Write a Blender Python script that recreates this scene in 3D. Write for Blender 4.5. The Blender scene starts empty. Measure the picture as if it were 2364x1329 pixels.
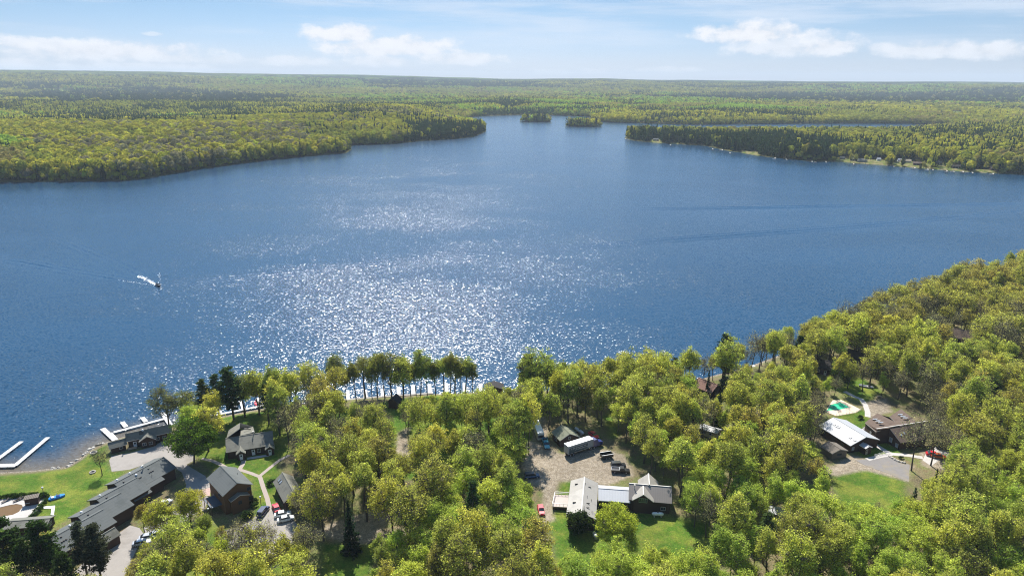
import bpy, bmesh, math, random
import numpy as np
from mathutils import Vector, Matrix
random.seed(11)
RNG = np.random.default_rng(5)
SC = bpy.context.scene
COL = SC.collection
pi = math.pi
# ------------------------------------------------------------------ camera model
F = 1576.0; CX = 1182.0; CY = 664.5; CAM_H = 120.0
PITCH = math.atan((664.5 - 184) / F); ROLL = math.radians(0.3)
G = 2.0                                   # level of the near land above the lake
def P(px, py, z=G):
    """Point of the photograph -> place on the level z (metres above the lake)."""
    a = (px - CX) / F; b = -(py - CY) / F
    c, s = math.cos(ROLL), math.sin(ROLL)
    x = a * c - b * s; y = a * s + b * c
    dy = math.cos(PITCH) + y * math.sin(PITCH); dz = -math.sin(PITCH) + y * math.cos(PITCH)
    t = (z - CAM_H) / dz
    return Vector((x * t, dy * t, z))
def PH(px, py, h): return P(px, py, G + h)
def proj(x, y, z):
    z = z - CAM_H
    d = y * math.cos(PITCH) - z * math.sin(PITCH); v = y * math.sin(PITCH) + z * math.cos(PITCH)
    a = x / d; b = v / d
    c, s = math.cos(ROLL), math.sin(ROLL)
    return CX + F * (a * c + b * s), CY - F * (-a * s + b * c), F / d
cd = bpy.data.cameras.new('camera'); cam = bpy.data.objects.new('camera', cd); COL.objects.link(cam)
cd.sensor_width = 36.0; cd.lens = F * 36.0 / 2364.0; cd.clip_start = 1.0; cd.clip_end = 60000.0
cp, sp_, cr, sr = math.cos(PITCH), math.sin(PITCH), math.cos(ROLL), math.sin(ROLL)
r0 = Vector((1, 0, 0)); u0 = Vector((0, sp_, cp)); bk = Vector((0, -cp, sp_))
rt = cr * r0 + sr * u0; up = -sr * r0 + cr * u0
M4 = Matrix((rt, up, bk)).transposed().to_4x4(); M4.translation = Vector((0, 0, CAM_H))
cam.matrix_world = M4
SC.camera = cam
# ------------------------------------------------------------------ render settings
SC.view_settings.view_transform = 'Standard'; SC.view_settings.look = 'None'
SC.view_settings.exposure = 0.9; SC.view_settings.gamma = 1.0
cy = SC.cycles
cy.max_bounces = 6; cy.diffuse_bounces = 2; cy.glossy_bounces = 2; cy.transmission_bounces = 3
cy.transparent_max_bounces = 6; cy.volume_bounces = 0
cy.caustics_reflective = False; cy.caustics_refractive = False
cy.use_denoising = True; cy.denoising_prefilter = 'NONE'; cy.filter_width = 1.1
cy.sample_clamp_indirect = 0.8
# ------------------------------------------------------------------ node helpers
class NT:
    def __init__(s, tree): s.t = tree; s.n = tree.nodes; s.l = tree.links
    def new(s, typ, **kw):
        n = s.n.new(typ)
        for k, v in kw.items(): setattr(n, k, v)
        return n
    def put(s, sock, v):
        if isinstance(v, bpy.types.NodeSocket): s.l.new(v, sock)
        elif v is not None:
            if isinstance(v, (tuple, list)) and sock.type == 'RGBA' and len(v) == 3: v = (*v, 1)
            sock.default_value = v
    def math(s, op, a, b=None, c=None, clamp=False):
        n = s.new('ShaderNodeMath', operation=op, use_clamp=clamp)
        s.put(n.inputs[0], a)
        if b is not None: s.put(n.inputs[1], b)
        if c is not None: s.put(n.inputs[2], c)
        return n.outputs[0]
    def vmath(s, op, a, b=None, scale=None):
        n = s.new('ShaderNodeVectorMath', operation=op)
        s.put(n.inputs[0], a)
        if b is not None: s.put(n.inputs[1], b)
        if scale is not None: s.put(n.inputs['Scale'], scale)
        return n.outputs['Value'] if op in ('DOT_PRODUCT', 'LENGTH') else n.outputs[0]
    def mix(s, f, a, b, blend='MIX'):
        n = s.new('ShaderNodeMix', data_type='RGBA', blend_type=blend)
        s.put(n.inputs[0], f); s.put(n.inputs[6], a); s.put(n.inputs[7], b)
        return n.outputs[2]
    def noise(s, vec, scale, detail=2.0, rough=0.5, dim='3D', out=0):
        n = s.new('ShaderNodeTexNoise', noise_dimensions=dim)
        if vec is not None: s.l.new(vec, n.inputs['Vector'])
        n.inputs['Scale'].default_value = scale; n.inputs['Detail'].default_value = detail
        n.inputs['Roughness'].default_value = rough
        return n.outputs[out]
    def ramp(s, f, lo, hi, a=0.0, b=1.0, smooth=True):
        n = s.new('ShaderNodeMapRange', interpolation_type='SMOOTHSTEP' if smooth else 'LINEAR')
        s.put(n.inputs[0], f); n.inputs[1].default_value = lo; n.inputs[2].default_value = hi
        n.inputs[3].default_value = a; n.inputs[4].default_value = b
        return n.outputs[0]
    def sep(s, v):
        n = s.new('ShaderNodeSeparateXYZ'); s.l.new(v, n.inputs[0]); return n.outputs
    def comb(s, x, y, z):
        n = s.new('ShaderNodeCombineXYZ')
        for i, v in enumerate((x, y, z)): s.put(n.inputs[i], v)
        return n.outputs[0]
def newmat(name):
    m = bpy.data.materials.new(name); m.use_nodes = True
    t = NT(m.node_tree); t.n.clear()
    o = t.new('ShaderNodeOutputMaterial')
    return m, t, o
def geo_pos(t): return t.new('ShaderNodeNewGeometry').outputs['Position']
MATS = {}
def M(name, base, rough=0.8, var=0.25, scale=0.8, metal=0.0, spec=0.4, stripes=None, dirt=None, emboss=0.0):
    """Everyday surface: base colour broken by two sizes of noise, optional courses along z ('z', period) or seams along uv ('u', period)."""
    if name in MATS: return MATS[name]
    m, t, o = newmat(name)
    b = t.new('ShaderNodeBsdfPrincipled'); t.l.new(b.outputs[0], o.inputs[0])
    p = geo_pos(t)
    n1 = t.noise(p, scale, 4, 0.6); n2 = t.noise(p, scale * 7.3, 2, 0.5)
    f = t.math('ADD', t.math('MULTIPLY', n1, 0.65), t.math('MULTIPLY', n2, 0.35))
    f = t.math('ADD', t.math('MULTIPLY', t.math('SUBTRACT', f, 0.5), 2.4 * var), 1.0)
    col = t.vmath('SCALE', tuple(base), scale=f)
    if stripes:
        ax, per, dark = stripes
        if ax == 'z': c = t.sep(p)[2]
        else: c = t.sep(t.new('ShaderNodeUVMap').outputs[0])[0 if ax == 'u' else 1]
        fr = t.math('FRACT', t.math('DIVIDE', c, per))
        line = t.math('LESS_THAN', fr, 0.16)
        col = t.vmath('SCALE', col, scale=t.math('SUBTRACT', 1.0, t.math('MULTIPLY', line, dark)))
    if dirt:
        dn = t.ramp(t.noise(p, dirt[1], 4, 0.65), 0.48, 0.68)
        col = t.mix(t.math('MULTIPLY', dn, dirt[2]), col, dirt[0])
    t.l.new(col, b.inputs['Base Color'])
    b.inputs['Roughness'].default_value = rough; b.inputs['Metallic'].default_value = metal
    b.inputs['Specular IOR Level'].default_value = spec
    MATS[name] = m
    return m
# ------------------------------------------------------------------ mesh builder
class MB:
    def __init__(s): s.v = []; s.f = []; s.m = []; s.uv = {}
    def quad(s, *pts, m=0, uv=None):
        i = len(s.v); s.v += [tuple(p) for p in pts]; s.f.append(tuple(range(i, i + len(pts)))); s.m.append(m)
        if uv: s.uv[len(s.f) - 1] = uv
        return s
    def box(s, x0, x1, y0, y1, z0, z1, m=0, fr=None):
        c = [(x, y, z) for z in (z0, z1) for y in (y0, y1) for x in (x0, x1)]
        if fr: c = [fr(*p) for p in c]
        i = len(s.v); s.v += [tuple(p) for p in c]
        for f in ((0, 2, 3, 1), (4, 5, 7, 6), (0, 1, 5, 4), (2, 6, 7, 3), (0, 4, 6, 2), (1, 3, 7, 5)):
            s.f.append(tuple(i + k for k in f)); s.m.append(m)
        return s
    def bar(s, a, b, w, h=None, m=0):
        """Square bar from a to b."""
        a = Vector(a); b = Vector(b); h = h or w
        d = (b - a).normalized(); x = d.cross(Vector((0, 0, 1)))
        if x.length < 1e-4: x = Vector((1, 0, 0))
        x.normalize(); y = x.cross(d)
        i = len(s.v)
        for q in (a, b):
            for sx, sy in ((-1, -1), (1, -1), (1, 1), (-1, 1)): s.v.append(tuple(q + x * sx * w / 2 + y * sy * h / 2))
        for f in ((0, 1, 2, 3), (7, 6, 5, 4), (0, 4, 5, 1), (1, 5, 6, 2), (2, 6, 7, 3), (3, 7, 4, 0)):
            s.f.append(tuple(i + k for k in f)); s.m.append(m)
        return s
    def tube(s, pts, rad, n=6, m=0, cap=True):
        pts = [Vector(p) for p in pts]
        if not isinstance(rad, (list, tuple)): rad = [rad] * len(pts)
        i0 = len(s.v); ref = Vector((0.3, 0.9, 0.2))
        for k, p in enumerate(pts):
            d = (pts[min(k + 1, len(pts) - 1)] - pts[max(k - 1, 0)]).normalized()
            x = d.cross(ref)
            if x.length < 1e-3: x = d.cross(Vector((1, 0, 0)))
            x.normalize(); y = d.cross(x)
            for j in range(n):
                a = 2 * pi * j / n; s.v.append(tuple(p + (x * math.cos(a) + y * math.sin(a)) * rad[k]))
        for k in range(len(pts) - 1):
            for j in range(n):
                a = i0 + k * n + j; b = i0 + k * n + (j + 1) % n
                s.f.append((a, b, b + n, a + n)); s.m.append(m)
        if cap:
            s.f.append(tuple(i0 + j for j in range(n))[::-1]); s.m.append(m)
            e = i0 + (len(pts) - 1) * n; s.f.append(tuple(e + j for j in range(n))); s.m.append(m)
        return s
    def loft(s, rings, m=0, cap=True, close=True):
        n = len(rings[0]); i0 = len(s.v)
        for r in rings: s.v += [tuple(p) for p in r]
        for k in range(len(rings) - 1):
            for j in range(n if close else n - 1):
                a = i0 + k * n + j; b = i0 + k * n + (j + 1) % n
                s.f.append((a, b, b + n, a + n)); s.m.append(m)
        if cap:
            s.f.append(tuple(i0 + j for j in range(n))[::-1]); s.m.append(m)
            e = i0 + (len(rings) - 1) * n; s.f.append(tuple(e + j for j in range(n))); s.m.append(m)
        return s
    def prism(s, pts, dz, m=0, side=None):
        """Polygon of 3-D points made a slab dz thick (downwards)."""
        n = len(pts); i = len(s.v); side = m if side is None else side
        s.v += [tuple(p) for p in pts] + [(p[0], p[1], p[2] - dz) for p in pts]
        s.f.append(tuple(range(i, i + n))); s.m.append(m)
        s.f.append(tuple(range(i + 2 * n - 1, i + n - 1, -1))); s.m.append(side)
        for j in range(n):
            k = (j + 1) % n; s.f.append((i + j, i + n + j, i + n + k, i + k)); s.m.append(side)
        return s
    def build(s, name, mats, parent=None, local=False, smooth=False, loc=None):
        me = bpy.data.meshes.new(name)
        vs = s.v
        off = Vector((0, 0, 0))
        if parent is not None and not local:
            q = parent
            while q is not None: off += q.location; q = q.parent
        elif loc is not None: off = Vector(loc)
        if off.length: vs = [(a - off.x, b - off.y, c - off.z) for a, b, c in vs]
        me.from_pydata(vs, [], s.f)
        if not isinstance(mats, (list, tuple)): mats = [mats]
        for m in mats: me.materials.append(m)
        me.polygons.foreach_set('material_index', [min(k, len(mats) - 1) for k in s.m])
        if s.uv:
            ul = me.uv_layers.new(name='UVMap')
            for fi, uvs in s.uv.items():
                for li, q in zip(me.polygons[fi].loop_indices, uvs): ul.data[li].uv = q
        bm = bmesh.new(); bm.from_mesh(me); bmesh.ops.recalc_face_normals(bm, faces=bm.faces); bm.to_mesh(me); bm.free()
        if smooth: me.polygons.foreach_set('use_smooth', [True] * len(me.polygons))
        o = bpy.data.objects.new(name, me); COL.objects.link(o)
        if parent is not None: o.parent = parent
        elif loc is not None: o.location = loc
        return o
def tag(o, label, cat, group=None):
    o['label'] = label; o['category'] = cat
    if group: o['group'] = group
    return o
def thing(name, label, cat, loc, rz=0.0, group=None):
    o = bpy.data.objects.new(name, None); COL.objects.link(o)
    o.location = loc; o.rotation_euler = (0, 0, rz); o.empty_display_size = 0.5
    return tag(o, label, cat, group)
def struct(o, kind='structure'): o['kind'] = kind; return o
def dup(root, loc, rz, label=None, group=None, scale=None, color=None):
    r = root.copy(); COL.objects.link(r); r.location = loc; r.rotation_euler = (0, 0, rz)
    if scale: r.scale = scale
    if label: r['label'] = label
    if group: r['group'] = group
    for ch in root.children:
        c = ch.copy(); COL.objects.link(c); c.parent = r
        if color is not None and ch.name.startswith('crown'): c.color = color
        for g in ch.children:
            d = g.copy(); COL.objects.link(d); d.parent = c
    return r
def inpoly(poly, x, y):
    """numpy even-odd test."""
    r = np.zeros(np.shape(x), bool); n = len(poly)
    for i in range(n):
        x1, y1 = poly[i]; x2, y2 = poly[(i + 1) % n]
        if y1 == y2: continue
        c = ((y1 > y) != (y2 > y)) & (x < (x2 - x1) * (y - y1) / (y2 - y1) + x1)
        r ^= c
    return r
def sdist(poly, x, y):
    """signed distance to a closed polygon, positive inside."""
    d = np.full(np.shape(x), 1e18); n = len(poly)
    for i in range(n):
        ax, ay = poly[i]; bx, by = poly[(i + 1) % n]
        ex, ey = bx - ax, by - ay; L = ex * ex + ey * ey
        if L == 0: continue
        t = np.clip(((x - ax) * ex + (y - ay) * ey) / L, 0, 1)
        d = np.minimum(d, (x - ax - t * ex) ** 2 + (y - ay - t * ey) ** 2)
    d = np.sqrt(d)
    return np.where(inpoly(poly, x, y), d, -d)
def vnoise(x, y, seed=0):
    xi = np.floor(x).astype(np.int64); yi = np.floor(y).astype(np.int64)
    fx = x - xi; fy = y - yi; fx = fx * fx * (3 - 2 * fx); fy = fy * fy * (3 - 2 * fy)
    def h(a, b):
        k = (a * 374761393 + b * 668265263 + seed * 974711) & 0x7fffffff
        k = ((k ^ (k >> 13)) * 1274126177) & 0x7fffffff
        return ((k ^ (k >> 16)) & 0xffff) / 65535.0
    return (h(xi, yi) * (1 - fx) + h(xi + 1, yi) * fx) * (1 - fy) + (h(xi, yi + 1) * (1 - fx) + h(xi + 1, yi + 1) * fx) * fy
def fbm(x, y, s, oct=4, seed=0):
    r = 0.0; a = 0.5; tot = 0.0
    for k in range(oct):
        r = r + a * vnoise(x / s, y / s, seed + k * 17); tot += a; a *= 0.5; s *= 0.5
    return r / tot
def sm(a, b, x):
    t = np.clip((x - a) / (b - a), 0, 1); return t * t * (3 - 2 * t)
# ------------------------------------------------------------------ light and sky
SUN_AZ = math.radians(-9); SUN_EL = math.radians(48)
sv = Vector((math.sin(SUN_AZ) * math.cos(SUN_EL), math.cos(SUN_AZ) * math.cos(SUN_EL), math.sin(SUN_EL)))
ld = bpy.data.lights.new('sun', 'SUN'); lo = bpy.data.objects.new('sun', ld); COL.objects.link(lo)
ld.energy = 4.8; ld.angle = math.radians(0.53); ld.color = (1.0, 0.955, 0.88)
lo.rotation_euler = (-sv).to_track_quat('-Z', 'Y').to_euler(); lo.location = (0, 0, 400)
W = bpy.data.worlds.new('World'); SC.world = W; W.use_nodes = True
t = NT(W.node_tree); t.n.clear()
wo = t.new('ShaderNodeOutputWorld'); bg = t.new('ShaderNodeBackground'); t.l.new(bg.outputs[0], wo.inputs[0])
sky = t.new('ShaderNodeTexSky', sky_type='NISHITA'); sky.sun_disc = False
sky.sun_elevation = SUN_EL; sky.sun_rotation = SUN_AZ; sky.altitude = 400; sky.air_density = 1.0; sky.dust_density = 0.35; sky.ozone_density = 2.2
d = t.new('ShaderNodeTexCoord').outputs['Generated']
s3 = t.sep(d)
SKY_K = 0.108
az = t.math('ARCTAN2', s3[0], s3[1]); el = t.math('ARCSINE', s3[2])
q = t.comb(az, t.math('MULTIPLY', el, 1.9), 0.0)
n1 = t.noise(q, 30, 8, 0.6, '2D'); n2 = t.noise(q, 9, 3, 0.5, '2D')
tot = None
# cumulus heaps: place in the photographed sky -> azimuth and height above the horizon, half width, half height (deg), strength
def skydir(px, py):
    v = (M4.to_3x3() @ Vector(((px - CX) / F, -(py - CY) / F, -1))).normalized()
    return math.atan2(v.x, v.y), math.asin(v.z)
heaps = [(90, 106, 80, 15, .9), (230, 122, 190, 21, 1.0), (380, 135, 70, 12, .8), (40, 148, 50, 13, .9), (320, 158, 150, 10, .8), (120, 158, 60, 8, .4),
         (515, 140, 40, 11, .55), (680, 144, 80, 11, .7), (790, 82, 85, 20, 1.0), (900, 112, 150, 24, 1.0), (1060, 138, 100, 15, .9), (880, 142, 70, 14, .8),
         (1740, 82, 110, 24, 1.0), (1830, 108, 120, 26, .8), (1900, 112, 70, 20, .95), (1640, 86, 40, 9, .6), (2160, 118, 110, 18, .8), (2290, 120, 110, 18, .85), (1545, 162, 60, 7, .5),
         (1375, 165, 30, 7, .6), (1265, 168, 45, 7, .4), (2060, 112, 50, 10, .6), (350, 79, 20, 4, .5)]
for hx, hy, hw, hh, st in heaps:
    a0, e0 = skydir(hx, hy); ra = hw / F * 1.02; re = hh / F * 1.02
    u = t.math('POWER', t.math('DIVIDE', t.math('SUBTRACT', az, a0), ra), 2.0)
    ev = t.math('DIVIDE', t.math('SUBTRACT', el, e0), re)
    v = t.math('POWER', t.math('MULTIPLY', ev, t.math('ADD', 1.0, t.math('MULTIPLY', t.math('LESS_THAN', ev, 0.0), 0.35))), 2.0)
    dd = t.math('ADD', t.math('ADD', u, v), t.math('MULTIPLY', t.math('SUBTRACT', 0.5, n1), 3.7))
    mk = t.ramp(dd, 1.6, 0.15, 0, st)
    tot = mk if tot is None else t.math('MAXIMUM', tot, mk)
# thin high streaks
qc = t.comb(t.math('ADD', az, t.math('MULTIPLY', el, 2.2)), t.math('MULTIPLY', el, 11.0), 3.1)
cir = t.ramp(t.noise(qc, 3.1, 5, 0.6, '3D'), 0.42, 0.74, 0, 0.72)
cir = t.math('MULTIPLY', cir, t.ramp(el, 0.015, 0.07, 0.25, 1.0))
cir = t.math('MULTIPLY', cir, t.ramp(el, 0.35, 0.16, 0.0, 1.0))
base = sky.outputs[0]
shade = t.ramp(n1, 0.3, 0.65, 0.93, 1.03)
ccol = t.vmath('SCALE', (0.505 / SKY_K, 0.512 / SKY_K, 0.538 / SKY_K), scale=shade)
sky_grade = t.mix(t.ramp(el, math.radians(6), math.radians(17)), t.mix(t.ramp(el, 0.0, math.radians(6)), (0.355, 0.40, 0.60, 1), (0.300, 0.372, 0.475, 1)), t.mix(t.ramp(el, math.radians(18), math.radians(42)), (0.52, 0.81, 0.95, 1), t.mix(t.ramp(el, math.radians(46), math.radians(62)), (0.31, 0.56, 0.72, 1), (1.15, 1.25, 1.2, 1))))  # sky overhead, out of view, brightened to lift the shadows
skc = t.mix(1.0, base, sky_grade, 'MULTIPLY')
c1 = t.mix(cir, skc, (0.42 / SKY_K, 0.462 / SKY_K, 0.53 / SKY_K, 1))
c2 = t.mix(tot, c1, ccol)
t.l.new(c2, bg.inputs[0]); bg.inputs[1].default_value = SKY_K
# ------------------------------------------------------------------ lake outline and relief
def w2(pts, z=0.0): return [tuple(P(a, b, z)[:2]) for a, b in pts]
near_shore = w2([(-400, 1145), (-160, 1102), (0, 1090), (83, 1085), (153, 1077), (178, 1061), (207, 1036), (223, 1027), (247, 1020), (290, 1006), (340, 993), (397, 982), (413, 979), (480, 967),
                 (560, 951), (610, 942), (700, 931), (760, 925), (850, 917), (1000, 909), (1100, 906), (1180, 906), (1240, 903), (1320, 898), (1400, 891), (1480, 885), (1560, 881), (1620, 874),
                 (1660, 863), (1720, 849), (1790, 823), (1880, 787), (1960, 757), (2050, 724), (2150, 692), (2250, 664), (2364, 634), (2520, 592)])
far_shore = w2([(2364, 404), (2231, 397), (2158, 391), (2048, 382.5), (1938, 374), (1865, 372), (1756, 361), (1712, 353), (1683, 349), (1628, 337), (1547, 332), (1500, 329), (1463, 325), (1441, 318),
                (1450, 313), (1560, 315), (1700, 316), (1847, 316), (2000, 315), (2120, 310), (2215, 298), (2190, 291), (2100, 286), (1950, 285.5), (1847, 286), (1755, 286.5), (1680, 287.5), (1600, 288.5),
                (1510, 286), (1409, 283), (1365, 280), (1362, 270), (1290, 267), (1206, 265.5), (1121, 268), (1094, 270), (1062, 286), (1100, 293), (1123, 299), (1121, 304), (1094, 316), (1054, 321),
                (969, 326), (901, 333), (822, 335), (790, 338), (813, 344), (800, 353), (643, 367), (541, 380), (474, 389), (406, 400), (338, 412), (288, 417), (101, 419.5), (0, 420.5), (-250, 428)])
LAKE = near_shore + [(560, 560), (900, 640), (1500, 760), (1500, 1250), (980, 1060)] + far_shore + [(-1300, 900), (-1500, 600), (-700, 200)]
def isle(cx, cy, rx, ry, seed):
    r = random.Random(seed); out = []
    for k in range(22):
        a = 2 * pi * k / 22; m = 1 + r.uniform(-.14, .14)
        out.append((cx + rx * m * math.cos(a), cy + ry * m * math.sin(a)))
    return out
i1 = P(1238, 281, 0); i2 = P(1346, 291.5, 0)
ISLES = [isle(i1.x, i1.y, 49, 24, 3), isle(i2.x, i2.y, 56, 26, 4)]
def land_d(x, y):
    d = -sdist(LAKE, x, y)
    for q in ISLES: d = np.maximum(d, sdist(q, x, y))
    return d
bumps = []
for px, py, amp, rx, ry in ((300, 345, 7, 520, 230), (880, 285, 24, 300, 380), (250, 262, 10, 900, 420), (1180, 246, 10, 520, 500), (1800, 262, 8, 600, 420), (-200, 330, 10, 500, 300)):
    c = P(px, py, 0); bumps.append((c.x, c.y, amp, rx, ry))
def relief(x, y, d=None):
    if d is None: d = land_d(x, y)
    r = np.hypot(x, y); a = np.arctan2(x, y)
    base = np.clip(d * 0.22, -4.0, G)
    far = sm(520, 800, r)
    h = sm(4, 190, d) * far * (2.0 + 15 * (fbm(x, y, 520, 3, 3) - .35).clip(0))
    for bx, by, amp, rx, ry in bumps:
        h = h + sm(4, 160, d) * far * amp * np.exp(-((x - bx) / rx) ** 2 - ((y - by) / ry) ** 2)
    h = h * (1 - .85 * ((x > 150) & (r < 1900)) * sm(1950, 1700, r))
    deg = np.degrees(a)
    top = np.interp(deg, [-50, -37, -22, -8, 0, 7, 12, 22, 38, 50], [198, 188, 166, 142, 118, 132, 112, 104, 110, 112])
    rid = sm(4300, 9200, r) ** 1.3 * (top + 36 * (fbm(x, y, 2400, 3, 8) - .5))
    rid = rid + sm(3200, 4700, r) * 16 * (fbm(x, y, 1500, 3, 21) - .3).clip(0)
    return base + h + rid
MIXP = [([(-60, 300), (640, 302), (560, 246), (-60, 240)], .42), ([(1350, 290), (1800, 292), (1800, 262), (1350, 258)], .45), ([(790, 266), (1380, 270), (1380, 234), (790, 230)], .42), ([(560, 298), (1110, 318), (1000, 262), (640, 250)], .10), ([(-60, 212), (2450, 222), (2450, 196), (-60, 180)], .3), ([(1900, 372), (2400, 402), (2400, 330), (1900, 330)], .12)]
# ------------------------------------------------------------------ stands of the far forest: tint per place
def w2s(pts): return [tuple(P(a, b, 8)[:2]) for a, b in pts]
CON = [w2s(p) for p in ([(-60, 243), (690, 247), (680, 226), (300, 216), (-60, 214)], [(1450, 224), (1600, 223), (2450, 224), (2450, 246), (2150, 247), (1800, 237), (1450, 230)],
       [(800, 205), (1250, 209), (1250, 216), (800, 213)], [(1500, 335), (1890, 376), (1886, 330), (1700, 312), (1500, 312)], [(150, 287), (480, 297), (420, 281), (120, 272)],
       [(560, 296), (800, 300), (800, 286), (560, 276)], [(-50, 300), (330, 298), (330, 290), (-50, 290)], [(1060, 268), (1360, 266), (1330, 258), (1060, 256)], [(940, 320), (1060, 321), (1130, 300), (1060, 290), (1000, 300)],
       [(1540, 216), (2400, 214), (2400, 207), (1540, 209)])]
LIME = [w2s(p) for p in ([(800, 243), (1010, 246), (1000, 226), (760, 224)], [(1390, 247), (1760, 253), (1740, 233), (1400, 231)], [(300, 284), (560, 287), (520, 272), (300, 270)], [(560, 214), (860, 216), (850, 206), (560, 205)],
        [(1880, 224), (2180, 225), (2180, 219), (1880, 217)])]
GOLD = [w2s(p) for p in ([(-100, 520), (900, 420), (860, 350), (760, 305), (-100, 300)], [(570, 296), (1060, 318), (1000, 262), (640, 246)])]
def clearing(x, y): return np.where(np.hypot(x, y) > 2600, fbm(x, y / 1.3, 210, 4, 133) + .04, 0)
def stand(x, y, jitter):
    """-> rgb tint, is-conifer mask"""
    n = len(x)
    a = fbm(x, y, 380, 3, 31); b = fbm(x, y, 150, 3, 57); c = fbm(x, y, 900, 2, 77)
    r_ = np.hypot(x, y); e1 = fbm(x, y, 260, 4, 15) - .5; e2 = fbm(x / 3, y, 330, 4, 19) - .5
    wx = x + r_ * .25 * e1; wy = y + (80 + r_ * .34) * e2
    gold = np.array((0.36, 0.345, 0.05)); olive = np.array((0.27, 0.275, 0.05)); lime = np.array((0.25, 0.36, 0.05)); brown = np.array((0.27, 0.235, 0.085)); grey = np.array((0.23, 0.215, 0.125)); con = np.array((0.026, 0.048, 0.022))
    col = np.tile(olive, (n, 1))
    def put(mask, c_): col[mask] = c_
    put(a + .25 * (jitter - .5) > .56, gold); put(b + .3 * (jitter - .5) > .68, brown); put((c + .2 * (jitter - .5) > .6) & (b < .5), lime)
    for q in GOLD:
        m = inpoly(q, wx, wy); put(m, gold); put(m & (b + .5 * (jitter - .5) > .66), olive); put(m & (b + .5 * (jitter - .5) < .27), grey)
    for q in LIME: put(inpoly(q, wx, wy) & (jitter > .2), lime)
    isc = (fbm(x, y, 240, 4, 91) + .5 * (jitter - .5) > .70) & (np.hypot(x, y) > 1100)
    isc |= (jitter > .985)
    for q in GOLD[:1]: isc &= ~(inpoly(q, wx, wy) & (jitter < .996))
    for q in CON: isc |= inpoly(q, wx, wy) & ((jitter * 7.3 % 1) < .95)
    for q, pr in MIXP: isc |= inpoly(w2s(q), wx, wy) & ((jitter * 13.7 % 1) * .40 + b * .9 > .95 - .6 * pr)
    put(isc, con)
    return col, isc
# ------------------------------------------------------------------ ground meshes
def grid_mesh(name, X, Y, Z, attrs, mat, keep=None):
    nr, nc = X.shape
    me = bpy.data.meshes.new(name)
    idx = np.arange(nr * nc).reshape(nr, nc)
    q = np.stack([idx[:-1, :-1], idx[:-1, 1:], idx[1:, 1:], idx[1:, :-1]], -1).reshape(-1, 4)
    if keep is not None:
        k = keep.ravel(); q = q[k[q].any(1)]
    me.vertices.add(nr * nc); me.vertices.foreach_set('co', np.stack([X, Y, Z], -1).astype(np.float32).ravel())
    me.loops.add(q.size); me.loops.foreach_set('vertex_index', q.astype(np.int32).ravel())
    me.polygons.add(len(q)); me.polygons.foreach_set('loop_start', np.arange(0, q.size, 4, dtype=np.int32))
    me.update(calc_edges=True)
    me.polygons.foreach_set('use_smooth', np.ones(len(q), bool))
    for an, av in attrs.items():
        if av.ndim == 3:
            at = me.attributes.new(an, 'FLOAT_COLOR', 'POINT'); at.data.foreach_set('color', np.concatenate([av.reshape(-1, 3), np.ones((nr * nc, 1))], 1).astype(np.float32).ravel())
        else:
            at = me.attributes.new(an, 'FLOAT', 'POINT'); at.data.foreach_set('value', av.astype(np.float32).ravel())
    me.materials.append(mat)
    o = bpy.data.objects.new(name, me); COL.objects.link(o); return o
# far land
m, t, o = newmat('forest_floor_far')
b = t.new('ShaderNodeBsdfDiffuse'); t.l.new(b.outputs[0], o.inputs[0])
at = t.new('ShaderNodeAttribute', attribute_name='tint'); yard = t.new('ShaderNodeAttribute', attribute_name='yard').outputs['Fac']
p = geo_pos(t)
n = t.noise(p, 0.012, 5, 0.7); n_b = t.noise(p, 0.09, 3, 0.6)
k = t.math('MULTIPLY', t.ramp(n, 0.3, 0.7, 0.55, 1.35), t.ramp(n_b, 0.3, 0.7, 0.6, 1.3))
col = t.vmath('SCALE', at.outputs['Color'], scale=k)
yc = t.mix(t.ramp(t.noise(p, 0.15, 3, 0.6), .4, .62), (0.10, 0.13, 0.03, 1), (0.22, 0.18, 0.10, 1))
t.l.new(t.mix(yard, col, yc), b.inputs[0])
MAT_FAR = m
thA = np.radians(np.linspace(-52, 52, 620)); rr = 520 * (15500 / 520) ** np.linspace(0, 1, 430)
TH, RR = np.meshgrid(thA, rr); X = RR * np.sin(TH); Y = RR * np.cos(TH)
D = land_d(X, Y); Z = relief(X, Y, D)
colr, isc = stand(X.ravel(), Y.ravel(), RNG.random(X.size))
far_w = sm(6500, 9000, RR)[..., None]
colr = colr.reshape(*X.shape, 3) * np.array((.34, .44, .66)) * far_w + (1 - far_w) * np.where((clearing(X, Y) > .71)[..., None], np.array((.20, .25, .05)), np.array((0.075, 0.07, 0.03)))  # ridge tint darker and bluer: canopy self-shadow put into the colour
YARDS = [[tuple(P(a, b, 2.0)[:2]) for a, b in p] for p in ([(1925, 376), (1932, 364), (2035, 368), (2045, 372), (2050, 384)], [(2055, 386), (2062, 370), (2108, 372), (2150, 378), (2150, 390)], [(2155, 391), (2160, 376), (2200, 380), (2235, 396)], [(1705, 353), (1715, 347), (1752, 352), (1752, 361)],
         [(1500, 330), (1503, 322), (1530, 323), (1530, 332)], [(1545, 333), (1548, 328), (1568, 329), (1568, 334)], [(2240, 397), (2245, 390), (2290, 392), (2290, 400)])]
yd = np.zeros(X.size, bool)
for q in YARDS: yd |= inpoly(q, X.ravel(), Y.ravel())
yd = yd.reshape(X.shape).astype(float) + ((D > -3) & (D < 4.5) & (RR < 3000)).astype(float) * .3
keep = ~((RR < 600) | (D < -60))
terrain = struct(grid_mesh('hills', X, Y, Z, {'tint': colr, 'yard': yd.clip(0, 1)}, MAT_FAR, keep))
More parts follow.
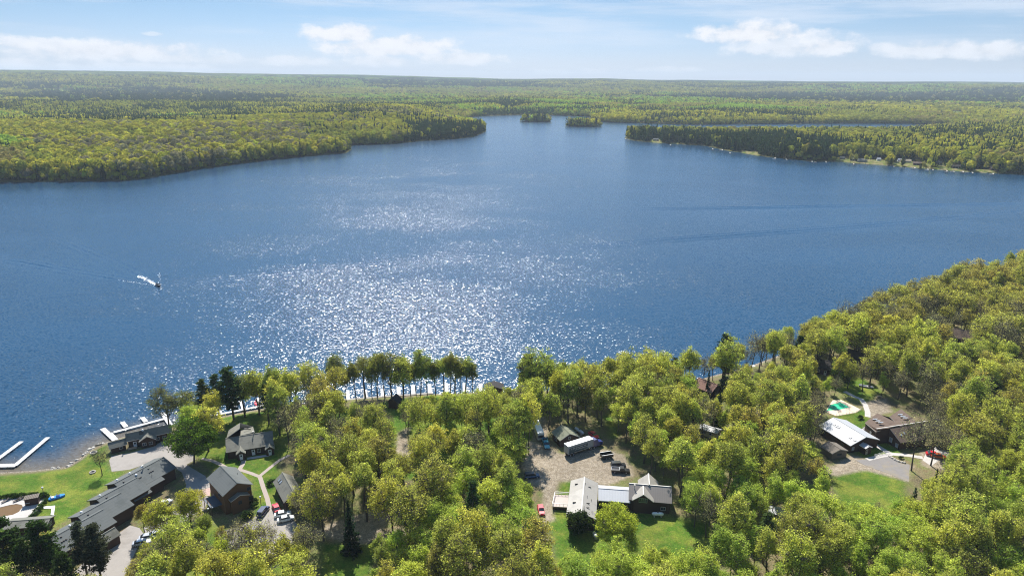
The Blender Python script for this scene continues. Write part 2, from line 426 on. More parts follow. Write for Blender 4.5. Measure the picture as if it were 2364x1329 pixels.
# near land -------------------------------------------------------------
def gpoly(pts): return [tuple(P(a, b, G)[:2]) for a, b in pts]
LAWN = [gpoly(p) for p in ([(-80, 1106), (0, 1094), (150, 1080), (205, 1039), (246, 1027), (262, 1085), (300, 1085), (262, 1112), (230, 1140), (160, 1200), (110, 1222), (-60, 1240)],
        [(430, 1030), (480, 1005), (520, 1000), (500, 960), (640, 945), (680, 1040), (645, 1060), (645, 1185), (588, 1188), (575, 1110), (500, 1090)],
        [(720, 960), (990, 908), (1130, 912), (1240, 960), (1235, 1050), (1100, 1095), (900, 1110), (760, 1080)],
        [(1283, 1135), (1310, 1098), (1352, 1100), (1300, 1170), (1560, 1190), (1645, 1205), (1640, 1290), (1480, 1345), (1280, 1345), (1268, 1195)],
        [(1925, 955), (2000, 945), (2010, 985), (2085, 1050), (1990, 1058), (1930, 990)], [(1918, 1100), (1990, 1080), (2095, 1108), (2095, 1190), (1955, 1190)],
        [(740, 1250), (872, 1255), (862, 1340), (735, 1340)], [(1390, 960), (1410, 950), (1432, 1000), (1412, 1012)], [(1870, 880), (1990, 870), (2040, 905), (1990, 930), (1940, 905)], [(470, 1200), (560, 1225), (700, 1240), (700, 1345), (300, 1345), (420, 1225)])]
DIRT = [gpoly(p) for p in ([(1226, 1015), (1262, 1030), (1298, 1048), (1380, 1030), (1440, 1052), (1466, 1098), (1400, 1116), (1330, 1112), (1285, 1112), (1262, 1130), (1220, 1115), (1205, 1050)],
        [(1252, 1110), (1287, 1110), (1279, 1200), (1252, 1205)], [(705, 1232), (880, 1165), (905, 1190), (862, 1245), (842, 1255), (760, 1246)], [(868, 1235), (930, 1215), (975, 1300), (965, 1345), (880, 1345)],
        [(1900, 1085), (1968, 1052), (2015, 1062), (2110, 1075), (2095, 1112), (2000, 1084), (1930, 1098)], [(1992, 932), (2048, 918), (2056, 950), (2016, 966)], [(915, 1000), (945, 985), (950, 1050), (915, 1065)],
        [(1190, 900), (1245, 905), (1245, 960), (1180, 970)], [(1235, 955), (1262, 960), (1262, 1025), (1230, 1015)], [(2120, 1040), (2210, 1035), (2190, 1085), (2130, 1075)], [(2100, 1225), (2180, 1215), (2190, 1260)])]
gx = np.arange(-330, 470.1, 1.0); gy = np.arange(60, 640.1, 1.0)
X, Y = np.meshgrid(gx, gy); D = land_d(X, Y)
Z = np.clip(D * .3, -4, G) + np.where(D > 14, 0, 0)
def soft(polys, x, y, w):
    r = np.zeros(x.shape)
    for q in polys:
        xs = [a for a, _ in q]; ys = [b for _, b in q]
        m = (x > min(xs) - 8) & (x < max(xs) + 8) & (y > min(ys) - 8) & (y < max(ys) + 8)
        if m.any():
            s = sdist(q, x[m], y[m]) + 2.4 * (fbm(x[m], y[m], 6, 3, 5) - .5)
            r[m] = np.maximum(r[m], sm(-w, w, s))
    return r
lawn = soft(LAWN, X, Y, 1.6); dirt = soft(DIRT, X, Y, .9)
shore = sm(3.4, .8, D) * sm(-6, -1, D)
m, t, o = newmat('near_ground')
b = t.new('ShaderNodeBsdfPrincipled'); t.l.new(b.outputs[0], o.inputs[0]); b.inputs['Roughness'].default_value = .95; b.inputs['Specular IOR Level'].default_value = .1
p = geo_pos(t)
A = lambda nm: t.new('ShaderNodeAttribute', attribute_name=nm).outputs['Fac']
nf = t.noise(p, .16, 5, .65); nm_ = t.noise(p, .9, 4, .6); ns = t.noise(p, 3.2, 3, .6)
floor_c = t.mix(t.ramp(nf, .4, .62), (.15, .125, .07, 1), (.125, .14, .045, 1))
floor_c = t.mix(t.ramp(nm_, .5, .7), floor_c, (.16, .12, .065, 1))
g_c = t.mix(t.ramp(nf, .38, .66), (.060, .122, .013, 1), (.155, .178, .028, 1))
g_c = t.mix(t.ramp(nm_, .52, .75, 0, .6), g_c, (.17, .15, .045, 1))
d_c = t.mix(t.ramp(nm_, .35, .7), (.22, .18, .13, 1), (.31, .265, .205, 1))
d_c = t.mix(t.ramp(nf, .5, .72, 0, .6), d_c, (.2, .165, .115, 1))
s_c = t.mix(t.ramp(ns, .45, .6), (.13, .10, .065, 1), (.28, .25, .205, 1))
c = t.mix(A('lawn'), floor_c, g_c); c = t.mix(A('dirt'), c, d_c); c = t.mix(A('shore'), c, s_c)
k = t.math('MULTIPLY', t.ramp(ns, .25, .75, .62, 1.36), t.ramp(t.noise(p, .05, 3, .5), .3, .7, .85, 1.15))
t.l.new(t.vmath('SCALE', c, scale=k), b.inputs['Base Color'])
MAT_NEAR = m
ground = struct(grid_mesh('ground', X, Y, Z, {'lawn': lawn, 'dirt': dirt, 'shore': shore}, MAT_NEAR, D > -18))
# ------------------------------------------------------------------ water
def water_mat(name, deep, waves=1.0):
    m, t, o = newmat(name)
    b = t.new('ShaderNodeBsdfPrincipled'); t.l.new(b.outputs[0], o.inputs[0])
    g = t.new('ShaderNodeNewGeometry'); p = g.outputs['Position']
    s3 = t.sep(p)
    rot = t.vmath('ADD', t.comb(t.math('ADD', s3[0], t.math('MULTIPLY', s3[1], .16)), t.math('SUBTRACT', s3[1], t.math('MULTIPLY', s3[0], .16)), 0.0), (0, 0, 0))
    def wave(sx, sy, amp):
        v = t.vmath('MULTIPLY', rot, (sx, sy, 1.0))
        c = t.noise(v, 1.0, 1.0, .5, '2D', 1)
        return t.vmath('MULTIPLY', t.vmath('SUBTRACT', c, (.5, .5, .5)), (amp * .95, amp, 0))
    gust = t.ramp(t.noise(t.vmath('MULTIPLY', p, (.006, .014, 1)), 1.0, 4, .6, '2D'), .3, .7, .74, 1.14)
    sl = t.vmath('ADD', wave(.14, .42, .24), wave(.7, 1.7, .86)); sl = t.vmath('ADD', sl, wave(2.2, 4.6, .60))
    clm = t.new('ShaderNodeAttribute', attribute_name='calm').outputs['Fac']; sl = t.vmath('SCALE', sl, scale=t.math('SUBTRACT', 1.0, t.math('MULTIPLY', clm, .72)))
    sl = t.vmath('SCALE', sl, scale=t.math('MULTIPLY', t.math('MULTIPLY', gust, waves), t.ramp(s3[1], 650, 2000, 1.0, .46)))
    nrm = t.vmath('NORMALIZE', t.vmath('ADD', g.outputs['Normal'], sl))
    t.l.new(nrm, b.inputs['Normal'])
    sh_ = t.new('ShaderNodeAttribute', attribute_name='shallow').outputs['Fac']; t.l.new(t.mix(sh_, (*deep, 1), (.13, .105, .07, 1)), b.inputs['Base Color']); b.inputs['Roughness'].default_value = .18; b.inputs['IOR'].default_value = 1.33
    b.inputs['Specular IOR Level'].default_value = .5
    return m
MAT_WATER = water_mat('lake_water', (.008, .042, .088))
gxw = np.concatenate([[-9000, -3000, -1500], np.arange(-900, -330, 15.0), np.arange(-330, 331, 4.0), np.arange(345, 1300, 15.0), [1600, 3000, 9000]]); gyw = np.concatenate([[-200, 0], np.arange(60, 461, 4.0), [500, 600, 700], np.arange(760, 2600, 15.0), [3000, 4200]])
X, Y = np.meshgrid(gxw, gyw); Dw = -land_d(X, Y); calm = sm(150, 8, Dw) * (Y > 690) * sm(1500, 1300, Y)
shal = sm(15, -2, Dw) * sm(-105, -135, X) * (Y < 300)
wb = struct(grid_mesh('lake_water', X, Y, np.zeros_like(X), {'shallow': shal, 'calm': calm}, MAT_WATER))
# ------------------------------------------------------------------ foliage materials
def leaf_mat(name, trans=.5, tint=None, vary=.55):
    m, t, o = newmat(name)
    if tint is None: c = t.new('ShaderNodeObjectInfo').outputs['Color']
    else: c = t.new('ShaderNodeAttribute', attribute_name=tint).outputs['Color']
    rnd = t.new('ShaderNodeNewGeometry').outputs['Random Per Island'] if tint is None else None
    if rnd is not None:
        c = t.vmath('SCALE', c, scale=t.ramp(rnd, 0, 1, 1 - vary, 1 + vary, False))
    df = t.new('ShaderNodeBsdfDiffuse'); tr = t.new('ShaderNodeBsdfTranslucent'); mx = t.new('ShaderNodeMixShader')
    t.l.new(c, df.inputs[0]); t.l.new(t.vmath('MULTIPLY', c, (1.42, 1.42, .9)), tr.inputs[0]); mx.inputs[0].default_value = trans
    t.l.new(df.outputs[0], mx.inputs[1]); t.l.new(tr.outputs[0], mx.inputs[2]); t.l.new(mx.outputs[0], o.inputs[0])
    return m
LEAF = leaf_mat('spring_leaves', .58); NEEDLE = leaf_mat('conifer_needles', .22)
BARK = M('bark', (.085, .07, .055), .95, .4, 2.0); BARK_P = M('pine_bark', (.12, .085, .06), .95, .4, 2.0)
def quads_mesh(name, C, Nn, S, mat, tri=False, aspect=1.0):
    """many small leaf faces: centres C, normals Nn, sizes S"""
    n = len(C); R = RNG.normal(size=(n, 3))
    u = np.cross(Nn, R); u /= np.linalg.norm(u, axis=1)[:, None] + 1e-9; v = np.cross(Nn, u); v /= np.linalg.norm(v, axis=1)[:, None] + 1e-9
    s = S[:, None]
    if tri: V = np.stack([C + u * s, C - u * s * .5 + v * s * .87, C - u * s * .5 - v * s * .87], 1); k = 3
    else: V = np.stack([C - u * s - v * s * aspect, C + u * s - v * s * aspect, C + u * s + v * s * aspect, C - u * s + v * s * aspect], 1); k = 4
    me = bpy.data.meshes.new(name)
    me.vertices.add(n * k); me.vertices.foreach_set('co', V.astype(np.float32).ravel())
    me.loops.add(n * k); me.loops.foreach_set('vertex_index', np.arange(n * k, dtype=np.int32))
    me.polygons.add(n); me.polygons.foreach_set('loop_start', np.arange(0, n * k, k, dtype=np.int32))
    me.update(calc_edges=True); me.materials.append(mat)
    return me
def unit(a): return a / (np.linalg.norm(a, axis=-1, keepdims=True) + 1e-9)
PROTO = {}                                # kind -> list of (trunk mesh, crown mesh, height, crown radius)
def broadleaf(kind, seed, H, R, cz, rz, ntip, nleaf, lsz, spread, limbs, trunk_r, fine=0):
    """trunk that forks into limbs, each crown tip on a twig of its own with a spray of small leaves"""
    r = random.Random(seed); g = np.random.default_rng(seed)
    tb = MB(); lean = Vector((r.uniform(-.05, .05), r.uniform(-.05, .05), 1))
    fork = cz - rz * .72
    def trunk_at(z): return Vector((lean.x * z + .25 * math.sin(z * .35 + seed), lean.y * z + .25 * math.cos(z * .3 + seed), z))
    zs = [0, fork * .35, fork * .7, fork, fork + (H - fork) * .4, H * .9]
    tb.tube([trunk_at(z) for z in zs], [trunk_r * 1.25, trunk_r, trunk_r * .86, trunk_r * .75, trunk_r * .42, trunk_r * .1], 7, cap=False)
    sam = [(trunk_at(z), trunk_r * .4) for z in np.linspace(fork, H * .88, 7)]
    for k in range(limbs):
        a = 2 * pi * (k + r.uniform(-.3, .3)) / limbs; z0 = fork * r.uniform(.82, 1.25); s = trunk_at(z0)
        out = R * r.uniform(.55, .85); up = (H - z0) * r.uniform(.45, .8)
        pts = []
        for q in (0, .25, .5, .75, 1):
            rad = out * q ** .8; zz = up * (q ** 1.25)
            pts.append(s + Vector((math.cos(a + .25 * q) * rad, math.sin(a + .25 * q) * rad, zz)) + Vector((r.uniform(-.25, .25), r.uniform(-.25, .25), 0)) * q)
        tb.tube(pts, [trunk_r * .5, trunk_r * .38, trunk_r * .26, trunk_r * .16, trunk_r * .07], 5, cap=False)
        sam += [(p_, trunk_r * .2) for p_ in pts[1:]]
    SP = np.array([list(p_) for p_, _ in sam])
    lob = [(g.uniform(0, 2 * pi), g.uniform(-.2, .95), g.uniform(.45, 1.25)) for _ in range(13)]; ex, ey = g.uniform(.82, 1.2), g.uniform(.82, 1.2)
    C = []; N_ = []
    cen = np.array((lean.x * cz, lean.y * cz, cz))
    for k in range(ntip):
        a = g.uniform(0, 2 * pi); c_ = g.uniform(-.55, 1); sn = math.sqrt(1 - c_ * c_)
        dv = np.array((math.cos(a) * sn, math.sin(a) * sn, c_)); rad = g.uniform(.25, 1) ** .5
        mlt = 1.0
        for la, lz, lm in lob:
            w = dv @ np.array((math.cos(la) * (1 - lz ** 2) ** .5, math.sin(la) * (1 - lz ** 2) ** .5, lz))
            if w > .75: mlt = lm
        tip = cen + dv * np.array((R * ex, R * ey, rz)) * rad * mlt
        j = np.argmin(((SP - tip) ** 2).sum(1)); s = Vector(SP[j]); e = Vector(tip)
        mid = (s + e) / 2 + Vector((0, 0, -.25))
        tb.tube([s, mid, e], [.07, .05, .02], 3, cap=False)
        for _ in range(fine):
            q = e + Vector(g.normal(size=3) * np.array((.9, .9, .8))) + Vector((0, 0, .5)); st = s.lerp(e, g.uniform(.45, 1))
            tb.tube([st, q], [.03, .012], 3, cap=False)
        nl = max(0, int(nleaf * g.uniform(.4, 1.5)))
        pts = tip + g.normal(size=(nl, 3)) * np.array((spread, spread, spread * .62))
        C.append(pts); N_.append(unit(g.normal(size=(nl, 3)) + np.array((0, 0, .9)) + .5 * dv))
    C = np.concatenate(C); N_ = np.concatenate(N_); S = g.uniform(.6, 1.3, len(C)) * lsz
    to = tb.build('trunk', BARK); tm = to.data; bpy.data.objects.remove(to)
    cm = quads_mesh('crown', C, N_, S, LEAF, aspect=.7) if len(C) else None
    PROTO.setdefault(kind, []).append((tm, cm, H, R))
def spruce(kind, seed, H, R, z0, lv, per, mat=NEEDLE):
    r = random.Random(seed); g = np.random.default_rng(seed); tb = MB()
    tb.tube([(0, 0, 0), (0, 0, H * .5), (0, 0, H)], [.012 * H + .06, .008 * H, .01], 6, cap=False)
    C = []; N_ = []; S = []
    for k in range(lv):
        q = k / (lv - 1); z = z0 + (H - z0) * q; rr_ = R * (1 - q) ** .85 * g.uniform(.75, 1.12) + .12
        for j in range(max(4, int(per * (1 - .6 * q)))):
            a = g.uniform(0, 2 * pi); L = rr_ * g.uniform(.7, 1.1); n = max(3, int(L * 5))
            tt = g.uniform(.15, 1, n)
            x = np.stack([np.cos(a) * tt * L, np.sin(a) * tt * L, z - .42 * tt * L + .1 * L * tt ** 3], -1) + g.normal(size=(n, 3)) * np.array((.12, .12, .08)) * (1 + L * .25)
            C.append(x); N_.append(unit(np.array((np.cos(a) * .5, np.sin(a) * .5, .9)) + g.normal(size=(n, 3)) * .45)); S.append(g.uniform(.14, .3, n) * (.7 + .1 * H ** .5))
            if j % 3 == 0: tb.tube([(0, 0, z), (math.cos(a) * L * .8, math.sin(a) * L * .8, z - .33 * L)], [.035, .01], 3, cap=False)
    to = tb.build('trunk', BARK); tm = to.data; bpy.data.objects.remove(to)
    C = np.concatenate(C); PROTO.setdefault(kind, []).append((tm, quads_mesh('crown', C, np.concatenate(N_), np.concatenate(S), mat, aspect=.6), H, R))
def pine(kind, seed, H, R, z0, dens=1.0):
    """white pine: straight bole, uneven tiers of upswept limbs with flat tufts"""
    r = random.Random(seed); g = np.random.default_rng(seed); tb = MB()
    bend = Vector((r.uniform(-.03, .03), r.uniform(-.03, .03), 0))
    tb.tube([bend * (z * z / H) + Vector((0, 0, z)) for z in (0, H * .35, H * .7, H)], [.018 * H, .014 * H, .009 * H, .02], 7, cap=False)
    C = []; N_ = []; S = []; z = z0
    while z < H * .985:
        q = (z - z0) / (H - z0); prof = (math.sin(min(1, q * 1.5 + .25) * pi * .5) if q < .5 else 1) * (1 - q) ** .6
        for j in range(r.randint(4, 6)):
            a = r.uniform(0, 2 * pi); L = R * prof * r.uniform(.45, 1.15) + .5; c_ = bend * (z * z / H) + Vector((0, 0, z + r.uniform(-.3, .3)))
            e = c_ + Vector((math.cos(a) * L, math.sin(a) * L, L * r.uniform(.05, .3)))
            tb.tube([c_, c_.lerp(e, .5) + Vector((0, 0, -.1)), e], [.06, .045, .015], 3, cap=False)
            for _ in range(int((3 + L * 2.6) * dens)):
                tt = r.uniform(.3, 1.0); sd = r.gauss(0, .28) * L * tt
                base_ = np.array(c_.lerp(e, tt)) + np.array((-math.sin(a) * sd, math.cos(a) * sd, r.uniform(0, .3)))
                n = 9; C.append(base_ + g.normal(size=(n, 3)) * np.array((.38, .38, .17))); N_.append(unit(g.normal(size=(n, 3)) * .7 + np.array((0, 0, 1.0)))); S.append(g.uniform(.13, .3, n))
        z += r.uniform(.7, 1.25)
    to = tb.build('trunk', BARK_P); tm = to.data; bpy.data.objects.remove(to)
    C = np.concatenate(C); PROTO.setdefault(kind, []).append((tm, quads_mesh('crown', C, np.concatenate(N_), np.concatenate(S), NEEDLE, aspect=.55), H, R))
for k in range(7):
    r = random.Random(100 + k); H = r.uniform(17.5, 22); R = r.uniform(3.6, 5.0); hi = k in (1, 3, 4, 6)
    broadleaf('maple_tree', 100 + k, H, R, H * (.69 if hi else .60), H * (.30 if hi else .39), 220 if hi else 270, 28, .145, .5, r.randint(5, 7), .24 + .05 * r.random(), 1)
for k in range(5):
    r = random.Random(200 + k); H = r.uniform(17, 21); R = r.uniform(3.9, 5.3); hi = k in (1, 3)
    broadleaf('oak_tree', 200 + k, H, R, H * (.69 if hi else .61), H * (.30 if hi else .38), 190 if hi else 230, 21, .135, .5, r.randint(6, 8), .28 + .05 * r.random(), 2)
for k in range(3):
    r = random.Random(300 + k); H = r.uniform(14, 18); R = r.uniform(2.8, 3.8)
    broadleaf('aspen_tree', 300 + k, H, R, H * .62, H * .37, 130, 44, .14, .5, 5, .16)
for k in range(3):
    r = random.Random(400 + k); H = r.uniform(15, 19); R = r.uniform(4.2, 5.4)
    broadleaf('bare_tree', 400 + k, H, R, H * .64, H * .34, 120, 11, .11, .8, 7, .22, 4)
broadleaf('round_tree', 500, 14, 6.2, 8.6, 5.6, 300, 54, .155, .55, 7, .24)
broadleaf('bush', 510, 6.6, 3.3, 3.6, 3.1, 90, 60, .16, .5, 6, .14)
broadleaf('shrub', 511, 1.3, .8, .75, .6, 14, 26, .12, .22, 4, .04)
spruce('spruce_tree', 600, 13, 2.7, 1.2, 26, 11); spruce('spruce_tree', 601, 17, 3.0, 1.5, 30, 10)
pine('pine_tree', 700, 20, 4.6, 4.5); pine('pine_tree', 701, 22, 4.2, 7); pine('pine_tree', 702, 18, 5.0, 3.0, 1.25)
TINTS = {'maple_tree': [(0.433, 0.448, 0.100), (0.391, 0.422, 0.100), (0.474, 0.469, 0.105), (0.350, 0.386, 0.090)], 'oak_tree': [(.42, .40, .095), (.40, .39, .095), (.41, .365, .10), (.39, .395, .10)],
         'aspen_tree': [(0.381, 0.453, 0.095), (0.422, 0.474, 0.100), (0.340, 0.422, 0.090)], 'bare_tree': [(0.371, 0.350, 0.180), (0.330, 0.319, 0.170)], 'spruce_tree': [(.034, .062, .024), (.038, .06, .028)],
         'pine_tree': [(.056, .09, .026), (.065, .1, .028)]}
CATS = {'maple_tree': 'maple', 'oak_tree': 'oak', 'aspen_tree': 'aspen', 'bare_tree': 'bare tree', 'spruce_tree': 'spruce', 'pine_tree': 'pine', 'round_tree': 'tree', 'bush': 'bush', 'shrub': 'shrub'}
ROOTS = {}
def plant(kind, x, y, z, H, label, group=None, variant=None, tint=None, rz=None, wide=1.0, one=False):
    """a tree of its own: an Empty at the foot with trunk and crown under it"""
    pl = PROTO[kind]; vi = random.randrange(len(pl)) if variant is None else variant
    tm, cm, h0, r0_ = pl[vi]; s = H / h0
    tint = tint or random.choice(TINTS[kind]); jt = random.uniform(.84, 1.16)
    col = (tint[0] * jt * random.uniform(.94, 1.06), tint[1] * jt, tint[2] * jt, 1)
    nm = {'round_tree': 'tree'}.get(kind, kind)
    root = thing(nm, label, CATS[kind], (x, y, z), random.uniform(0, 6.28) if rz is None else rz, group)
    root.scale = (s * wide * random.uniform(.88, 1.14), s * wide * random.uniform(.88, 1.14), s)
    if tm is not None:
        o = bpy.data.objects.new('trunk', tm); COL.objects.link(o); o.parent = root
    if cm is not None:
        o = bpy.data.objects.new('crown', cm); COL.objects.link(o); o.parent = root; o.color = col
    return root
# ------------------------------------------------------------------ the near wood
CLEAR = [[(-200, 1000), (240, 1004), (238, 948), (400, 938), (432, 985), (470, 1060), (508, 1000), (522, 968), (600, 964), (632, 1000), (640, 1050), (640, 1062), (652, 1185), (588, 1200), (480, 1190), (478, 1112), (415, 1140), (345, 1190), (285, 1228), (160, 1212), (-200, 1222)],
         [(1226, 962), (1258, 962), (1272, 1000), (1312, 976), (1345, 984), (1395, 996), (1470, 1045), (1490, 1098), (1558, 1112), (1562, 1195), (1640, 1212), (1622, 1275), (1478, 1248), (1478, 1232), (1375, 1245), (1290, 1285), (1250, 1188), (1228, 1120), (1205, 1095)],
         [(1905, 930), (1945, 898), (1990, 880), (2010, 905), (2052, 915), (2062, 942), (2120, 945), (2118, 1000), (2100, 1055), (2192, 1040), (2162, 1075), (2098, 1120), (2080, 1150), (1960, 1150), (1920, 1100), (1892, 1040), (1908, 990)],
         [(795, 884), (1000, 880), (1118, 878), (1118, 904), (1000, 908), (960, 920), (905, 922), (800, 922)], [(1108, 700), (1192, 700), (1192, 885), (1125, 895), (1108, 870)],
         [(-500, 100), (-500, 1080), (345, 985), (345, 888), (440, 872), (505, 838), (600, 832), (735, 808), (860, 806), (1100, 806), (1108, 850), (1190, 852), (1205, 820), (1240, 820), (1380, 812), (1500, 800), (1640, 806), (1690, 772), (1830, 732), (1960, 686), (2110, 640), (2250, 590), (2364, 572), (2900, 470), (2900, 100)],
         [(745, 1255), (850, 1262), (850, 1340), (735, 1340)], [(715, 1212), (860, 1182), (878, 1235), (770, 1240)], [(250, 1232), (335, 1228), (310, 1280), (262, 1340), (205, 1340)], [(1622, 982), (1655, 982), (1658, 1006), (1630, 1006)],
         [(1925, 1098), (2085, 1108), (2050, 1150), (1945, 1150)], [(912, 1000), (942, 995), (940, 1040), (915, 1040)], [(590, 1165), (668, 1165), (668, 1208), (590, 1205)], [(1770, 1168), (1812, 1168), (1812, 1190), (1780, 1190)],
         [(1885, 832), (1918, 832), (1918, 862), (1890, 862)], [(2200, 755), (2232, 755), (2232, 785), (2205, 785)], [(1960, 808), (1990, 808), (1990, 832), (1965, 832)], [(1238, 1170), (1270, 1170), (1270, 1195), (1240, 1195)], [(898, 916), (926, 916), (926, 945), (900, 945)],
         [(1605, 872), (1655, 865), (1655, 905), (1612, 905)], [(1400, 960), (1422, 960), (1430, 1000), (1412, 1000)], [(640, 1085), (672, 1075), (668, 1130), (640, 1120)],
         [(785, 1185), (842, 1185), (845, 1300), (785, 1300)], [(1736, 838), (1765, 838), (1765, 858), (1738, 858)], [(2290, 1010), (2320, 1010), (2320, 1030), (2290, 1030)]]
NOBASE = [[(230, 1000), (420, 975), (470, 1040), (420, 1150), (250, 1230), (120, 1230), (-100, 1240), (-100, 1060)], [(500, 990), (600, 965), (640, 1000), (672, 1060), (650, 1160), (620, 1210), (480, 1190), (470, 1090)], [(1255, 975), (1420, 975), (1500, 1120), (1570, 1130), (1570, 1220), (1270, 1240), (1210, 1110)],
          [(1880, 990), (2000, 900), (2140, 960), (2140, 1060), (2060, 1120), (1900, 1090)], [(622, 1080), (690, 1060), (700, 1160), (650, 1160)]]
placed = []
CELL = {}
def note(x, y, sp): placed.append((x, y, sp)); CELL.setdefault((int(x // 8), int(y // 8)), []).append((x, y, sp))
def tooclose(x, y, sp):
    i, j = int(x // 8), int(y // 8)
    return any((x - a) ** 2 + (y - b) ** 2 < (sp * .5 + c * .5) ** 2 for p_ in (i - 1, i, i + 1) for q_ in (j - 1, j, j + 1) for a, b, c in CELL.get((p_, q_), ()))
# trees one can single out ------------------------------------------------
def special(kind, px, py, H, label, variant=None, tint=None, group=None, wide=1.0, sp=6):
    p_ = P(px, py, G); note(p_.x, p_.y, sp)
    zz = float(relief(np.array([p_.x]), np.array([p_.y]))[0])
    return plant(kind, p_.x, p_.y, max(.5, min(G, zz)) - .1, H, label, group, variant, tint, None, wide)
special('round_tree', 450, 1070, 15, 'dense dark green round tree at the edge of the grey car park', tint=(.075, .13, .02))
special('bare_tree', 235, 1097, 9, 'small thin bare tree alone on the shore lawn', 0)
special('spruce_tree', 812, 1276, 15.5, 'dark pointed spruce alone on the grass, casting a full shadow', 0, (.018, .036, .014), wide=.95)
special('bush', 1336, 1232, 6.8, 'dark round bushy tree against the gable end of the deck house', tint=(.035, .055, .016))
special('round_tree', 1421, 1268, 12.5, 'bright yellow-green round tree before the deck house', tint=(0.425, 0.455, 0.070))
special('bare_tree', 2104, 1085, 20, 'tall leafless grey tree beside the brown skylit house', 1)
special('pine_tree', 540, 968, 21, 'tall dark pine on the shore behind the hipped-roof lodge', 0)
special('pine_tree', 507, 966, 18, 'shorter dark pine on the shore, left neighbour of the tallest lodge pine', 1)
special('pine_tree', 478, 972, 17, 'slim olive pine at the end of the boat walkway', 1, (.055, .075, .02))
special('pine_tree', 1668, 872, 20, 'dark shaggy pine on the shore by the brown-roofed cottage', 2, (.022, .042, .016))
special('pine_tree', 1216, 912, 18, 'blackish pine on the shore beside the dark pavilion roof', 2, (.020, .030, .014))
special('spruce_tree', 1381, 900, 12, 'narrow dark spruce on the shore behind the fuel tank', 1, wide=.6)
special('spruce_tree', 1632, 915, 11, 'narrow dark spruce before the brown-roofed cottage', 0, wide=.7)
special('spruce_tree', 1950, 880, 10, 'dark spruce between the two dark cottages', 0)
special('pine_tree', 1838, 850, 15, 'dark pine in the wood left of the dark cottages', 1, (.026, .046, .016))
for px, py, H, lb, va, ti in ((22, 1330, 17, 'broad dark pine at the pool deck corner, at the picture edge', 2, (.035, .06, .014)), (112, 1345, 18, 'largest dark green pine below the pool deck', 2, (.04, .07, .014)), (75, 1385, 17, 'low shaggy pine below the largest pool pine', 0, (.035, .06, .014)),
                              (205, 1345, 17, 'thin-crowned pine with bare bole before the long grey motel', 1, (.05, .06, .03)), (238, 1358, 18, 'second thin-crowned pine with bare bole beside the drive', 1, (.05, .058, .03)), (10, 1400, 16, 'shaggy pine in the lower corner of the picture', 0, (.035, .06, .014)), (165, 1400, 15, 'pine low beside the drive entrance', 0, (.035, .06, .014))):
    special('pine_tree', px, py, H, lb, va, ti)
for k, (px, py, H, kd) in enumerate(((392, 988, 17, 'oak_tree'), (430, 980, 15, 'oak_tree'), (598, 958, 20, 'maple_tree'), (565, 962, 17, 'oak_tree'), (775, 908, 18.5, 'maple_tree'), (842, 910, 18, 'oak_tree'), (872, 908, 18.5, 'maple_tree'), (903, 914, 19, 'oak_tree'), (932, 917, 19, 'maple_tree'), (960, 905, 16, 'aspen_tree'),
                                      (986, 904, 17, 'aspen_tree'), (1026, 908, 18, 'maple_tree'), (1052, 905, 18, 'oak_tree'), (1075, 908, 17, 'maple_tree'))):
    special(kd, px, py, H, ['grey-green spreading tree at the end of the shore lodge', 'olive tree on the shore behind the boat walkway', 'yellow-green shore tree right of the lodge pines', 'olive tree between the lodge pines and the walkway end', 'separate fan-shaped tree at the left end of the white dock row',
            'open tree over the second white dock', 'tall open tree over the third white dock', 'dark-trunked tree behind the small dark shed', 'leaning tree beside the small dark shed', 'slender tree left of the fifth white dock', 'slender tree left of the sixth white dock', 'fan-shaped tree over the seventh white dock', 'broad fan-shaped tree right of the seventh white dock', 'last tree of the dock row, by open glittering water'][k],
            None, [(0.188, 0.191, 0.085), (0.225, 0.251, 0.080), None, (0.225, 0.251, 0.080), (0.250, 0.264, 0.080), (0.250, 0.264, 0.080), (0.250, 0.277, 0.080), (0.250, 0.264, 0.080), None, (0.225, 0.290, 0.080), (0.225, 0.290, 0.080), None, None, None][k], sp=4)
for k, (px, py, H) in enumerate(((800, 926, 14), (822, 924, 18), (860, 919, 15), (888, 917, 20), (948, 912, 16), (972, 909, 19.5), (1005, 909, 15), (1040, 908, 20), (1064, 908, 16), (1092, 908, 14))):
    special('maple_tree', px, py, H, f"open-crowned tree standing on the shore {('left of the second white dock', 'just left of the second white dock', 'between the second and third white dock', 'at the third white dock', 'between the fourth and fifth white dock', 'between the fifth and sixth white dock', 'right of the sixth white dock', 'right of the seventh white dock', 'left of the eighth white dock', 'between the eighth and ninth white dock')[k]}", (1, 4, 6)[k % 3], [(.22, .23, .06), (.26, .26, .06), (.24, .26, .06)][k % 3], wide=.8, sp=2)
for k, (px, py, H) in enumerate(((1198, 1052, 21), (1210, 1058, 20), (1222, 1048, 22))):
    special('maple_tree', px, py, H, ['tall bent-trunk tree at the yard corner, furthest from the trucks', 'tall bent-trunk tree at the yard corner, middle one', 'bent-trunk tree at the yard corner next to the teal truck'][k], (1, 4, 6)[k], wide=.75, sp=3)
